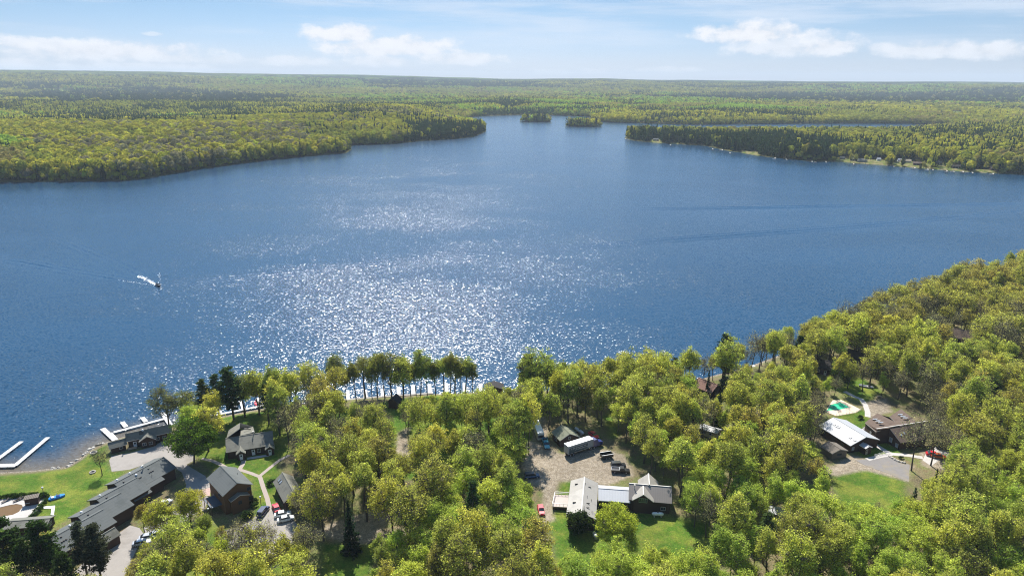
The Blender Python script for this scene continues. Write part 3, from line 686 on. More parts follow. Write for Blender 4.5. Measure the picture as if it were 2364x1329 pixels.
for k, (kd, px, py, H) in enumerate((('maple_tree', 1268, 990, 15), ('oak_tree', 1352, 972, 18), ('maple_tree', 1388, 984, 17), ('aspen_tree', 1412, 968, 14), ('maple_tree', 1302, 955, 18), ('maple_tree', 1446, 1022, 17), ('aspen_tree', 1462, 1042, 14), ('oak_tree', 1486, 1070, 17), ('maple_tree', 1500, 1100, 16), ('aspen_tree', 1425, 1000, 13), ('maple_tree', 1320, 940, 17))):
    special(kd, px, py, H, ['tree overhanging the left eave of the brown garage', 'budding tree behind the grey fuel tank', 'tree behind the blue tractor of the white truck', 'slim tree at the strip of grass behind the truck yard', 'tree close behind the brown garage', 'tree at the corner of the gravel yard above the dump trailer', 'slim tree beside the black dump trailer', 'budding tree right of the dark car and black pickup', 'tree over the far gable of the deck house', 'slim tree between the red car and the dump trailer', 'tree in the gap between the garage and the shore'][k], None, None, sp=3, wide=.9)
special('maple_tree', 1333, 962, 21, 'tall tree with a curved bare bole behind the brown garage', 3)
special('maple_tree', 1285, 962, 18, 'yellow-topped tree leaning over the brown garage roof', 1, (0.450, 0.422, 0.070))
for k, (kd, px, py, H, ti) in enumerate((('maple_tree', 385, 1262, 15, (0.413, 0.409, 0.070)), ('maple_tree', 448, 1238, 15.5, (0.450, 0.462, 0.072)), ('maple_tree', 335, 1238, 11, (0.350, 0.290, 0.080)), ('maple_tree', 470, 1310, 13, (0.375, 0.409, 0.070)), ('maple_tree', 345, 1345, 12, (0.425, 0.409, 0.070)), ('oak_tree', 420, 1362, 13, (0.413, 0.356, 0.074)),
                                          ('bare_tree', 592, 1322, 17, (0.425, 0.436, 0.090)), ('maple_tree', 655, 1330, 13, (0.450, 0.449, 0.070)), ('maple_tree', 700, 1362, 14, (0.425, 0.422, 0.070)), ('aspen_tree', 520, 1335, 12, (0.400, 0.436, 0.070)), ('maple_tree', 560, 1385, 14, (0.413, 0.436, 0.070)))):
    special(kd, px, py, H, ['yellow-green tree hiding the white car by the motel', 'tallest bright yellow-green tree between the motel and the brown house', 'bronze leaning tree in front of the motel end', 'yellow-green tree below the corner of the tall brown house', 'low yellow tree on the verge of the motel drive', 'bronze-yellow spreading tree at the bottom edge by the drive', 'multi-stemmed half-bare tree over the visitor car park',
            'yellow tree at the lower side of the visitor car park', 'yellow tree left of the pointed spruce lawn', 'slim bright tree left of the multi-stemmed one', 'yellow-green tree below the multi-stemmed one'][k], None, ti, sp=3)
# the wood itself --------------------------------------------------------
ZONES = [(-1e4, 480, 1190, 1e4, 'around the motel drive'), (-1e4, 700, 930, 1190, 'round the shore lodge'), (480, 900, 1150, 1e4, 'below the visitor car park'), (700, 1010, 900, 1150, 'behind the pointed spruce'), (900, 1290, 1130, 1e4, 'left of the deck house lawn'), (1010, 1240, 900, 1130, 'left of the truck yard'),
         (1240, 1480, 860, 1100, 'behind the truck yard'), (1480, 1700, 860, 1120, 'right of the truck yard'), (1290, 1700, 1100, 1e4, 'below and right of the deck house'), (1700, 1920, 840, 1100, 'left of the green pool'), (1700, 2090, 1080, 1e4, 'below the white-roofed hall'), (2090, 3000, 1080, 1e4, 'of the lower right'),
         (1600, 2010, 600, 880, 'beyond the green pool'), (2010, 3000, 840, 1080, 'right of the brown skylit house'), (1900, 3000, 500, 840, 'on the far right shore')]
def zone_of(px, py):
    for a, b, c_, d_, nm in ZONES:
        if a <= px < b and c_ <= py < d_: return nm
    return 'on the near shore'
LOOKS = {'maple_tree': 'yellow-green maple', 'oak_tree': 'bronze-tinged oak in bud', 'aspen_tree': 'slim bright green aspen', 'bare_tree': 'grey half-leafless tree', 'pine_tree': 'dark pine', 'spruce_tree': 'dark spruce'}
SIZE = ['smaller', 'tall']
limit = {'maple_tree': 285, 'oak_tree': 285, 'aspen_tree': 285, 'bare_tree': 170, 'pine_tree': 20, 'spruce_tree': 25}
count = {k: 0 for k in limit}
cand = []
cxs = RNG.uniform(-300, 540, 70000); cys = RNG.uniform(105, 540, 70000); cd_ = land_d(cxs, cys)
mixn = fbm(cxs, cys, 45, 3, 44); mixa = fbm(cxs, cys, 70, 2, 66)
outside = []
OPENW = [(640, 930), (760, 930), (1130, 915), (1235, 960), (1225, 1060), (1180, 1120), (900, 1140), (760, 1150), (660, 1120)]
for x, y, dd, mn, ma in zip(cxs, cys, cd_, mixn, mixa):
    if dd < 2.5: continue
    px, py, sc = proj(x, y, G)
    if py > 1700 or px < -900 or px > 3300: continue
    beyond = py > 1500 or px < -90 or px > 2460
    if any(inpoly(q, np.array([px]), np.array([py]))[0] for q in NOBASE): continue
    u = random.random()
    if mn < .33 and u < .7: kd = 'oak_tree'
    elif ma > .58 and u < .7: kd = 'aspen_tree'
    elif ma < .33 and u < .4: kd = 'bare_tree'
    else: kd = random.choices(['maple_tree', 'oak_tree', 'aspen_tree', 'bare_tree', 'pine_tree', 'spruce_tree'], [.62, .17, .09, .08, .015, .02])[0]
    far_ = math.hypot(x, y)
    openw = inpoly(OPENW, np.array([px]), np.array([py]))[0]
    if openw and kd == 'oak_tree' and random.random() < .6: kd = 'maple_tree'
    H = {'maple_tree': random.uniform(15.5, 22), 'oak_tree': random.uniform(15, 21), 'aspen_tree': random.uniform(9, 15.5), 'bare_tree': random.uniform(12, 18), 'pine_tree': random.uniform(12, 18), 'spruce_tree': random.uniform(7, 13)}[kd]
    Rr = {'maple_tree': .24, 'oak_tree': .26, 'aspen_tree': .22, 'bare_tree': .28, 'pine_tree': .23, 'spruce_tree': .2}[kd] * H
    spc = {'maple_tree': 5.1, 'oak_tree': 5.2, 'aspen_tree': 3.6, 'bare_tree': 4.6, 'pine_tree': 5, 'spruce_tree': 4}[kd] * (1.0 if far_ < 300 else 1.04)
    if openw: spc *= 1.0; H = max(H, 16.5) if kd != 'aspen_tree' else H
    if tooclose(x, y, spc): continue
    ok = False
    for tr_ in range(3):
        cxp, cyp, cs = proj(x, y, G + H * .64); a_ = Rr * cs * .85; b_ = (H * .33) * cs * .85
        ring = [(cxp, cyp)] + [(cxp + a_ * math.cos(k * pi / 5), cyp + b_ * math.sin(k * pi / 5)) for k in range(10)]
        rx = np.array([q[0] for q in ring]); ry = np.array([q[1] for q in ring])
        if not any(inpoly(q, rx, ry).any() for q in CLEAR): ok = True; break
        H *= .72; Rr *= .72
        if H < 6: break
    if not ok: continue
    note(x, y, spc)
    if beyond: outside.append((x, y, H, kd)); continue
    cand.append((far_, kd, x, y, H, px, py, dd))
cand.sort()
rest = []
for far_, kd, x, y, H, px, py, dd in cand:
    if count[kd] >= limit[kd]:
        alt = [k for k in ('maple_tree', 'oak_tree', 'aspen_tree', 'bare_tree') if count[k] < limit[k]]
        if kd in ('pine_tree', 'spruce_tree') or not alt: rest.append((x, y, H, kd)); continue
        kd = random.choice(alt)
    count[kd] += 1
    zn = zone_of(px, py)
    lab = f"{SIZE[H > 14]} {LOOKS[kd]} in the wood {zn}" + (' by the water' if dd < 9 else '')
    vv = None
    if kd == 'maple_tree' and inpoly(OPENW, np.array([px]), np.array([py]))[0]: vv = random.choice((1, 4, 6))
    plant(kd, x, y, G - .1 if dd > 8 else .8, H, lab, lab, vv)
print('NEAR TREES', len(cand), count, 'rest', len(rest))
# ------------------------------------------------------------------ paved sheets and paths
def hexc(r, g, b): return tuple(((c / 255) / 12.92 if c / 255 <= .04045 else ((c / 255 + .055) / 1.055) ** 2.4) for c in (r, g, b))
ASPH = M('worn_asphalt', (.30, .275, .25), .95, .16, .5, spec=.2, dirt=((.20, .18, .16), .12, .55)); CONC = M('pale_concrete', (.46, .43, .40), .9, .1, 1.5, spec=.2, dirt=((.33, .3, .27), .6, .3))
PATHM = M('grey_path', (.34, .29, .25), .95, .2, 2.0, spec=.2)
def sheet(name, pts, mat, dz=.03, kerb=0.0, z=G, h=0.0):
    b = MB(); c = [P(a, q, z) for a, q in pts]
    b.prism([(p_.x, p_.y, z + dz) for p_ in c], max(.02, dz - .005) + kerb)
    o = b.build(name, mat)
    bm = bmesh.new(); bm.from_mesh(o.data); bmesh.ops.triangulate(bm, faces=[f for f in bm.faces if len(f.verts) > 4]); bm.to_mesh(o.data); bm.free()
    return struct(o)
def ribbon(name, pts, w, mat, dz=.035):
    """path of even width along points of the photograph on the ground"""
    c = [P(a, q, G) for a, q in pts]; ds = []
    for k in range(len(c)): ds.append((c[min(k + 1, len(c) - 1)] - c[max(k - 1, 0)]).normalized())
    b = MB(); L = [p_ + Vector((-d_.y, d_.x, 0)) * w / 2 for p_, d_ in zip(c, ds)]; R_ = [p_ - Vector((-d_.y, d_.x, 0)) * w / 2 for p_, d_ in zip(c, ds)]
    for k in range(len(c) - 1): b.quad(*[(q.x, q.y, G + dz) for q in (R_[k], R_[k + 1], L[k + 1], L[k])])
    return struct(b.build(name, mat))
sheet('parking_lot', [(252, 1062), (258, 1088), (300, 1083), (345, 1068), (376, 1062), (420, 1090), (430, 1118), (470, 1132), (492, 1128), (474, 1098), (430, 1072), (452, 1060), (436, 1035), (424, 1000), (412, 990), (400, 1000), (355, 1030), (300, 1045), (258, 1052)], ASPH)
sheet('driveway', [(300, 1212), (322, 1218), (336, 1238), (318, 1262), (300, 1300), (280, 1345), (150, 1345), (190, 1300), (240, 1262), (272, 1232)], ASPH, .034)
sheet('driveway', [(430, 1118), (470, 1132), (482, 1150), (470, 1180), (440, 1190), (400, 1240), (340, 1240), (330, 1218), (380, 1190), (420, 1160)], ASPH, .038)
sheet('parking_lot', [(560, 1212), (606, 1180), (660, 1178), (690, 1215), (700, 1240), (640, 1275), (600, 1300), (560, 1280), (520, 1260), (500, 1230)], ASPH, .03)
sheet('parking_lot', [(1975, 1062), (2008, 1058), (2050, 1050), (2075, 1063), (2100, 1072), (2098, 1112), (2050, 1092), (2000, 1075)], M('dark_asphalt', (.21, .195, .185), .95, .2, .6, spec=.2, dirt=((.30, .24, .13), .25, .4)))
ribbon('path', [(466, 1058), (490, 1063), (510, 1072), (530, 1083), (555, 1084), (580, 1092), (600, 1100), (608, 1125), (617, 1150), (624, 1180)], 1.3, PATHM)
ribbon('path', [(563, 1062), (560, 1072), (553, 1083)], 1.4, PATHM, .04)
ribbon('path', [(600, 1098), (622, 1080), (645, 1062), (668, 1050)], 1.2, PATHM, .045)
ribbon('path', [(1950, 903), (1972, 915), (1988, 921), (1997, 933), (2003, 950), (2003, 962)], 1.9, CONC)
ribbon('path', [(2010, 1019), (2030, 1032), (2052, 1045), (2064, 1048), (2094, 1050), (2130, 1056)], 1.9, CONC, .04)
ribbon('path', [(2058, 1048), (2030, 1053), (2002, 1060)], 1.7, CONC, .045)
ribbon('path', [(1982, 1000), (1996, 991), (2010, 985)], 1.5, CONC, .05)
sheet('paved_terrace', [(2140, 1040), (2165, 1030), (2205, 1036), (2210, 1048), (2170, 1060), (2150, 1075), (2130, 1062)], CONC, .034)
ribbon('path', [(571, 1058), (597, 1054), (622, 1050)], 1.3, CONC, .05)
# ------------------------------------------------------------------ house builder
SHING = M('grey_shingle', hexc(118, 117, 108), .92, .12, 1.5, spec=.2, stripes=('z', .42, .10), dirt=(hexc(84, 84, 78), .35, .5))
SHING_D = M('dark_grey_shingle', hexc(98, 101, 99), .92, .12, 1.6, spec=.2, stripes=('z', .34, .10), dirt=(hexc(76, 80, 78), .3, .5))
SHING_G = M('green_grey_shingle', hexc(122, 124, 106), .92, .14, 1.5, spec=.2, stripes=('z', .4, .08))
SHING_B = M('brown_shingle', hexc(98, 84, 74), .92, .16, 1.5, spec=.2, stripes=('z', .4, .1), dirt=(hexc(76, 62, 54), .3, .6))
METAL_W = M('white_metal_roof', hexc(168, 170, 173), .6, .05, .5, metal=.0, spec=.6, stripes=('u', .45, .16), dirt=(hexc(180, 180, 176), .4, .35))
METAL_G = M('grey_metal_roof', hexc(150, 145, 136), .6, .07, .5, spec=.5, stripes=('u', .5, .12), dirt=(hexc(112, 107, 100), .3, .4))
METAL_B = M('taupe_metal_roof', hexc(122, 115, 108), .5, .07, .5, spec=.5, stripes=('u', .5, .16))
WALL_B = M('brown_siding', hexc(104, 76, 50), .85, .15, 1.0, stripes=('z', .3, .3)); WALL_D = M('dark_brown_siding', hexc(70, 52, 42), .85, .18, 1.0, stripes=('z', .3, .3))
WALL_G = M('grey_siding', hexc(112, 104, 94), .85, .12, 1.0, stripes=('z', .25, .22)); WALL_S = M('beige_siding', hexc(176, 166, 146), .85, .1, 1.0, stripes=('z', .25, .15))
TRIM = M('pale_trim', hexc(196, 190, 180), .6, .06, 1.0); TRIM_D = M('dark_trim', hexc(70, 66, 60), .6, .1, 1.0); WHITE = M('white_paint', (.80, .79, .77), .55, .05, 1.0, dirt=((.6, .58, .54), .8, .25))
def glass(name, c):
    m, t, o = newmat(name); b = t.new('ShaderNodeBsdfPrincipled'); t.l.new(b.outputs[0], o.inputs[0])
    n = t.noise(geo_pos(t), .9, 2, .5)
    t.l.new(t.vmath('SCALE', c, scale=t.ramp(n, .3, .7, .7, 1.3)), b.inputs['Base Color']); b.inputs['Roughness'].default_value = .06; b.inputs['IOR'].default_value = 1.5
    return m
GLASS = glass('window_glass', (.035, .045, .055)); SKYG = glass('skylight_glass', (.30, .34, .40))
class Fr:
    """frame of one gable block: u along the eave A->B, v into the house"""
    def __init__(s, A, B, hw, he, hr, W=None, over=.5, g=G):
        s.A = Vector((A[0], A[1], 0)); B = Vector((B[0], B[1], 0)); s.L = (B - s.A).length; s.u = (B - s.A) / s.L; s.v = Vector((-s.u.y, s.u.x, 0))
        s.hw = hw; s.W = W or 2 * hw; s.he = he; s.hr = hr; s.o = over; s.g = g; s.k = (hr - he) / hw; s.hb = hr - s.k * (s.W - hw)
    def __call__(s, u, v, z): q = s.A + s.u * u + s.v * v; return (q.x, q.y, s.g + z)
    def top(s, v): return s.he + s.k * v if v <= s.hw else s.hr - s.k * (v - s.hw)
def gable(root, fr, wallm, roofm, trim=TRIM, walls=True, th=.2, wallbase=0.0):
    L, W, hw = fr.L, fr.W, fr.hw; b = MB()
    for v0, v1 in ((0, hw), (hw, W)):
        z0, z1 = fr.top(v0), fr.top(v1); ln = math.hypot(v1 - v0, z1 - z0)
        b.quad(fr(0, v0, z0), fr(L, v0, z0), fr(L, v1, z1), fr(0, v1, z1), m=0, uv=((0, 0), (L, 0), (L, ln), (0, ln)))
        b.quad(fr(0, v0, z0 - th), fr(L, v0, z0 - th), fr(L, v1, z1 - th), fr(0, v1, z1 - th), m=1)
        for u in (0, L): b.quad(fr(u, v0, z0), fr(u, v1, z1), fr(u, v1, z1 - th), fr(u, v0, z0 - th), m=1)
    for v in (0, W): z = fr.top(v); b.quad(fr(0, v, z), fr(L, v, z), fr(L, v, z - th), fr(0, v, z - th), m=1)
    b.build('roof', [roofm, trim], root)
    rc = MB(); rc.bar(fr(0, hw, fr.hr + .03), fr(L, hw, fr.hr + .03), .28, .08); rc.build('ridge_cap', roofm if roofm not in (METAL_G, METAL_B) else TRIM, root)
    if walls:
        o = fr.o; b = MB(); e = th + .02
        sec = [(o, wallbase), (o, fr.top(o) - e), (hw, fr.hr - e), (W - o, fr.top(W - o) - e), (W - o, wallbase)]
        b.loft([[fr(u, v, z) for v, z in sec] for u in (o, L - o)])
        b.build('wall', wallm, root)
    return fr
def opening(root, fr, side, s, z, w, h, kind='window', framem=TRIM, panem=GLASS, bars=1, t=.08):
    """window or door on a wall: 'f' front eave wall, 'l'/'r' gable ends; s = metres along it, z = sill height"""
    o = fr.o
    if side == 'f': q = lambda a, d_, zz: fr(s + a, o - d_, zz)
    elif side == 'b': q = lambda a, d_, zz: fr(s + a, fr.W - o + d_, zz)
    elif side == 'l': q = lambda a, d_, zz: fr(o - d_, s + a, zz)
    else: q = lambda a, d_, zz: fr(fr.L - o + d_, s + a, zz)
    b = MB()
    if kind == 'door':
        b.box(-w / 2, w / 2, .003, .06, z, z + h, fr=q); d_ = b.build('door', framem, root)
        MB().box(w / 2 - .2, w / 2 - .1, .062, .12, z + h * .45, z + h * .5, fr=q).build('handle', TRIM_D, d_)
        MB().box(-w * .28, w * .28, .062, .075, z + h * .55, z + h * .9, fr=q).build('pane', GLASS, d_)
        return d_
    for x0, x1, z0, z1 in ((-w / 2 - t, w / 2 + t, z - t, z), (-w / 2 - t, w / 2 + t, z + h, z + h + t), (-w / 2 - t, -w / 2, z, z + h), (w / 2, w / 2 + t, z, z + h)): b.box(x0, x1, .003, .07, z0, z1, fr=q)
    for k in range(bars): x = -w / 2 + w * (k + 1) / (bars + 1); b.box(x - .03, x + .03, .003, .06, z, z + h, fr=q)
    f = b.build('window', framem, root)
    MB().box(-w / 2, w / 2, .003, .03, z, z + h, fr=q).build('pane', panem, f)
    return f
def onroof(root, fr, u, tt, back=False):
    """point on the slope; tt 0 eave .. 1 ridge"""
    v = fr.hw * tt if not back else fr.W - fr.hw * tt
    return Vector(fr(u, v, fr.top(v)))
def skylight(root, fr, u, tt, w=.8, l=1.2, panem=SKYG):
    v0 = fr.hw * tt; k = math.hypot(1, fr.k); dv = l / k / 2
    b = MB(); e = .12
    c = [fr(u - w / 2, v0 - dv, fr.top(v0 - dv) + e), fr(u + w / 2, v0 - dv, fr.top(v0 - dv) + e), fr(u + w / 2, v0 + dv, fr.top(v0 + dv) + e), fr(u - w / 2, v0 + dv, fr.top(v0 + dv) + e)]
    b.prism(c, .2); f = b.build('skylight', TRIM_D, root)
    ins = [Vector(q).lerp(sum((Vector(x) for x in c), Vector()) / 4, .16) + Vector((0, 0, .02)) for q in c]
    MB().prism(ins, .03).build('pane', panem, f)
def vent(root, pos, kind='pipe'):
    b = MB(); p_ = Vector(pos)
    if kind == 'pipe':
        b.tube([p_ - Vector((0, 0, .1)), p_ + Vector((0, 0, .55))], .07, 6); b.build('vent_pipe', TRIM_D, root)
    elif kind == 'stove':
        b.tube([p_ - Vector((0, 0, .1)), p_ + Vector((0, 0, 1.1))], .13, 8); b.tube([p_ + Vector((0, 0, 1.1)), p_ + Vector((0, 0, 1.3))], .26, 8); b.build('stove_pipe', TRIM, root)
    elif kind == 'cap':
        b.tube([p_ - Vector((0, 0, .1)), p_ + Vector((0, 0, .25)), p_ + Vector((0, 0, .45))], [.35, .35, .18], 8); b.build('roof_vent', WHITE, root)
    else:
        b.box(p_.x - .2, p_.x + .2, p_.y - .15, p_.y + .15, p_.z - .1, p_.z + .22); b.build('roof_vent', TRIM_D, root)
def W3(px, py, h): p_ = P(px, py, G + h); return Vector((p_.x, p_.y, G + h))
def block(A, B, R, he, hr, **kw):
    a, b, r = PH(*A, he), PH(*B, he), PH(*R, hr); u = (b - a); u.z = 0; u.normalize(); v = Vector((-u.y, u.x, 0))
    return Fr(a, b, (r - a).dot(v), he, hr, **kw)
def house(name, label, fr, cat='house', group=None): return thing(name, label, cat, (*fr(fr.L / 2, fr.W / 2, 0)[:2], G), 0, group)
def slope(root, pts, mat, name='roof', th=.18, trim=TRIM, along=None):
    """free roof plane from 3-D points (first edge = eave direction)"""
    b = MB(); pts = [Vector(q) for q in pts]
    u = (pts[1] - pts[0]).normalized(); n = u.cross(pts[2] - pts[0]).normalized(); v = n.cross(u)
    for q in pts[3:]: q.z = pts[0].z - (n.x * (q.x - pts[0].x) + n.y * (q.y - pts[0].y)) / n.z
    b.quad(*pts, m=0, uv=[((q - pts[0]).dot(u), (q - pts[0]).dot(v)) for q in pts])
    lowp = [q - Vector((0, 0, th)) for q in pts]; b.quad(*lowp[::-1], m=1)
    for k in range(len(pts)): j = (k + 1) % len(pts); b.quad(pts[k], lowp[k], lowp[j], pts[j], m=1)
    return b.build(name, [mat, trim], root)
def fence_wall(root, tops, mat, name='wall', base=G, close=True, drop=.22, inset=.0):
    """walls hanging from a line of 3-D points down to the ground"""
    b = MB(); c = sum((Vector(q) for q in tops), Vector()) / len(tops)
    T = [Vector(q) + (Vector((c.x, c.y, 0)) - Vector((q[0], q[1], 0))).normalized() * inset for q in tops]
    n = len(T)
    for k in range(n if close else n - 1):
        a, d_ = T[k], T[(k + 1) % n]
        b.quad((a.x, a.y, base), (d_.x, d_.y, base), (d_.x, d_.y, d_.z - drop), (a.x, a.y, a.z - drop))
    return b.build(name, mat, root)
# --- shore lodge: long low building in three lengths
f1_ = block((252, 1036), (294, 1024.5), (268, 1016.5), 2.2, 3.7); f2_ = block((291, 1019), (398, 996), (340, 990), 3.0, 5.2)
r_ = house('shore_lodge', 'long low dark-walled lodge at the waterline by the grey car park', f2_)
gable(r_, f1_, WALL_D, SHING); gable(r_, f2_, WALL_D, SHING)
f3_ = block((318.5, 1020), (325, 1000), (337, 1006), 2.7, 4.2); f3_ = Fr(PH(324, 1001, 2.7), PH(320, 1020, 2.7), 2.6, 2.7, 4.3); gable(r_, f3_, WALL_D, SHING)
opening(r_, f1_, 'f', 3.4, .9, .9, .7, bars=0); opening(r_, f2_, 'f', 2.4, .1, 1.0, 2.0, 'door', WHITE); opening(r_, f3_, 'r', 1.5, .9, 1.0, .9); opening(r_, f3_, 'r', 3.4, .9, 1.0, .9)
for s in (9.2, 11.2): opening(r_, f2_, 'f', s, .9, 1.0, .9)
opening(r_, f1_, 'l', 1.7, .1, .9, 2.0, 'door', WHITE)
skylight(r_, f2_, 4.7, .72, 1.3, 1.3, TRIM_D); vent(r_, f2_(.4, f2_.hw, f2_.hr), 'stove'); vent(r_, onroof(r_, f2_, 5.2, .95), 'cap')
# --- motel in stepped units
u = Vector((.446, .895, 0)).normalized(); rgt = Vector((u.y, -u.x, 0))
mot = thing('motel_building', 'long grey-roofed motel stepping down in staggered units beside the lawn', 'building', (-107, 172, G))
RID = [(Vector((-107.3, 186.5, 0)), 0, 16.4, 5.4), (None, 16.4, 7.2, 5.4), (None, 23.6, 7.2, 5.4), (None, 30.8, 9, 5.4)]
k_ = .40; hr_ = 6.0
for i, (_, s0, ln, hw) in enumerate(RID):
    e0 = Vector((-107.3, 186.5, 0)) - u * s0 + rgt * 3.0 * i                       # far end of this ridge
    A = e0 - u * ln + rgt * hw; B = e0 + rgt * hw + (u * 5.2 if i else u * 0)
    fr = Fr(A, B, hw, hr_ - k_ * hw, hr_, W=hw + 4.9); gable(mot, fr, WALL_D, SHING_D, TRIM_D)
    if i < 3:   # eave carried lower over the steps of the front
        steps = [(5.4, 1.5), (5.4, 3.0)] if i == 0 else [(3.6, 1.6)]
        s_ = ln
        a0 = e0 - u * ln
        edge = 0
        for q, (w_, ex) in enumerate(steps):
            lo_, hi_ = (0, ln - 5.4 * (1 + q)) if i == 0 else (0, 3.8)
            z0, z1 = hr_ - k_ * (hw + (0 if q == 0 else steps[q - 1][1])) - .02, hr_ - k_ * (hw + ex)
            pa = a0 + u * lo_ + rgt * (hw + (0 if q == 0 else steps[q - 1][1]) - .05); pb = a0 + u * hi_ + rgt * (hw + (0 if q == 0 else steps[q - 1][1]) - .05); pc = a0 + u * hi_ + rgt * (hw + ex); pd = a0 + u * lo_ + rgt * (hw + ex)
            slope(mot, [(pd.x, pd.y, G + z1), (pc.x, pc.y, G + z1), (pb.x, pb.y, G + z0), (pa.x, pa.y, G + z0)], SHING_D, 'roof', .2, TRIM_D)
            ins = .5
            pa2, pb2, pc2, pd2 = pa - rgt * .5 + u * .5, pb - rgt * .5 - u * .5, pc - rgt * ins - u * .5, pd - rgt * ins + u * .5
            fence_wall(mot, [(pa2.x, pa2.y, G + z0 + .1), (pd2.x, pd2.y, G + z1 + .18), (pc2.x, pc2.y, G + z1 + .18), (pb2.x, pb2.y, G + z0 + .1)], WALL_D, close=False)
    nn = int(ln // 4.2)
    for j in range(max(1, nn)):
        uu = 2.2 + 4.0 * j
        vent(mot, onroof(mot, fr, uu, .8), 'cap' if j % 2 else 'box'); vent(mot, onroof(mot, fr, uu - 1, .3), 'pipe')
        for m_ in range(3): vent(mot, onroof(mot, fr, uu - .7 + .55 * m_, .55), 'box')
        vent(mot, onroof(mot, fr, uu, .55, True), 'cap')
        opening(mot, fr, 'f', uu, .8, 1.3, 1.1, bars=1, framem=WALL_G)
    if i in (0,): vent(mot, onroof(mot, fr, 9, .93), 'stove')
fr = Fr(e0 - u * 1 + rgt * 9.5, e0 + u * 3.2 + rgt * 9.5, 2.1, 2.6, 4.2, W=4.2, over=.3); gable(mot, fr, WALL_D, SHING, TRIM_D)
# --- tall brown house
A, B, R = (476.2, 1103.7), (513.6, 1145), (549, 1115.4)
f = block(A, B, R, 6.5, 8.9); f.W = 2 * f.hw
r_ = house('brown_house', 'tall two-storey brown house with grey gable roof and a small lower gable', f)
gable(r_, f, WALL_B, SHING_D)
pA = PH(513.6, 1145, 6.5)
b2 = Fr(Vector((*f(f.L - 3.5, 1.6, 0)[:2], 0)), Vector((*f(f.L + 1.3, 1.6, 0)[:2], 0)), 2.7, 4.6, 5.6, W=5.4, over=.35); gable(r_, b2, WALL_B, SHING)
opening(r_, f, 'r', 7.9, 1.6, 1.2, 1.2, framem=TRIM_D); opening(r_, f, 'r', 7.6, 4.9, 1.0, 1.0, framem=TRIM_D); opening(r_, f, 'f', 3, 1.2, 1.6, 1.2, framem=TRIM_D); opening(r_, f, 'f', 8, 4.2, 1.6, 1.1, framem=TRIM_D); opening(r_, b2, 'r', 2.6, 2.6, .9, 1.0, framem=TRIM_D)
b = MB(); b.box(3.5, 9.5, -2.6, .45, 2.3, 2.5, fr=f); b.build('balcony_floor', M('dark_blue_awning', (.05, .075, .11), .6, .15, 1.0), r_)
b = MB()
for u_ in (3.6, 6.5, 9.4): b.bar(f(u_, -2.5, 0), f(u_, -2.5, 3.4), .14)
b.bar(f(3.6, -2.5, 3.4), f(9.4, -2.5, 3.4), .1); b.build('balcony_post', WALL_B, r_); vent(r_, f(f.L * .45, f.W * .8, f.top(f.W * .8)), 'pipe')
# terrace of the brown house
b = MB(); b.prism([W3(461, 1131, .12), W3(487, 1124, .12), W3(484, 1144, .12), W3(468, 1143, .12)], .115); o = b.build('patio', M('pink_pavers', (.45, .32, .27), .9, .2, 2.0)); struct(o)
fn = thing('railing', 'low metal railing around the pink terrace of the brown house', 'railing', W3(470, 1135, 0)); b = MB()
tp = [(459, 1134), (461, 1130), (474, 1126.5), (487, 1123)]
for a, q in tp: b.bar(W3(a, q, 0), W3(a, q, 1.0), .07)
b.build('post', TRIM_D, fn); b = MB()
for k in range(3):
    for hh in (.5, 1.0): b.bar(W3(*tp[k], hh), W3(*tp[k + 1], hh), .04)
b.build('rail', TRIM_D, fn)
# --- lodge with hipped back roof and two porches
f = block((521.3, 1044.5), (632, 1026.5), (560, 1005), 2.8, 5.3, W=9.0)
r_ = house('hipped_lodge', 'grey-roofed lodge with two little gabled porches and white doors', f)
gable(r_, f, WALL_D, SHING, TRIM_D)
ap = W3(554, 975.5, 5.9); j0 = W3(555, 1004.5, 5.33); wl = f(.3, f.hw + .3, f.hr - .1); wr = W3(588, 996.5, 5.2); wl = Vector(wl)
bl = W3(528, 992, 3.2); br = W3(584, 984, 3.0)
slope(r_, [wl, bl, ap, j0], SHING); slope(r_, [br, wr, j0, ap], SHING); slope(r_, [bl, br, ap], SHING)
fence_wall(r_, [bl, br, wr, wl], WALL_D, inset=.6)
for (x0, tt) in ((3.0, .05), (11.8, .05)):
    pf = Fr(Vector((*f(x0, 1.6, 0)[:2], 0)), Vector((*f(x0, -1.7, 0)[:2], 0)), 1.5, 2.4, 3.5, W=3.0, over=.3); gable(r_, pf, WALL_D, SHING)
    opening(r_, pf, 'r', 1.5, .1, .95, 2.0, 'door', WHITE)
opening(r_, f, 'f', 8.2, .1, 1.0, 2.0, 'door', WHITE); opening(r_, f, 'f', 9.9, .8, .9, 1.2); vent(r_, onroof(r_, f, 8.6, .95), 'stove'); vent(r_, onroof(r_, f, 8.3, .45), 'pipe')
for tt in (.35, .6):
    for s_, e_ in ((wl.lerp(bl, .5), ap.lerp(j0, .5)), (wr.lerp(br, .5), ap.lerp(j0, .5))):
        c_ = s_.lerp(e_, tt); b = MB(); b.box(c_.x - .5, c_.x + .5, c_.y - .25, c_.y + .25, c_.z - .1, c_.z + .2); b.build('skylight', TRIM_D, r_)
# --- cottage under the trees
f = block((630, 1112), (655, 1160), (668, 1118), 2.8, 5.2); r_ = house('grey_cottage', 'grey-roofed cottage half hidden by a tree, beside the red car', f); gable(r_, f, WALL_D, SHING); skylight(r_, f, 2.0, .5); skylight(r_, f, 3.4, .5); opening(r_, f, 'f', 4, .9, 1.1, 1.0)
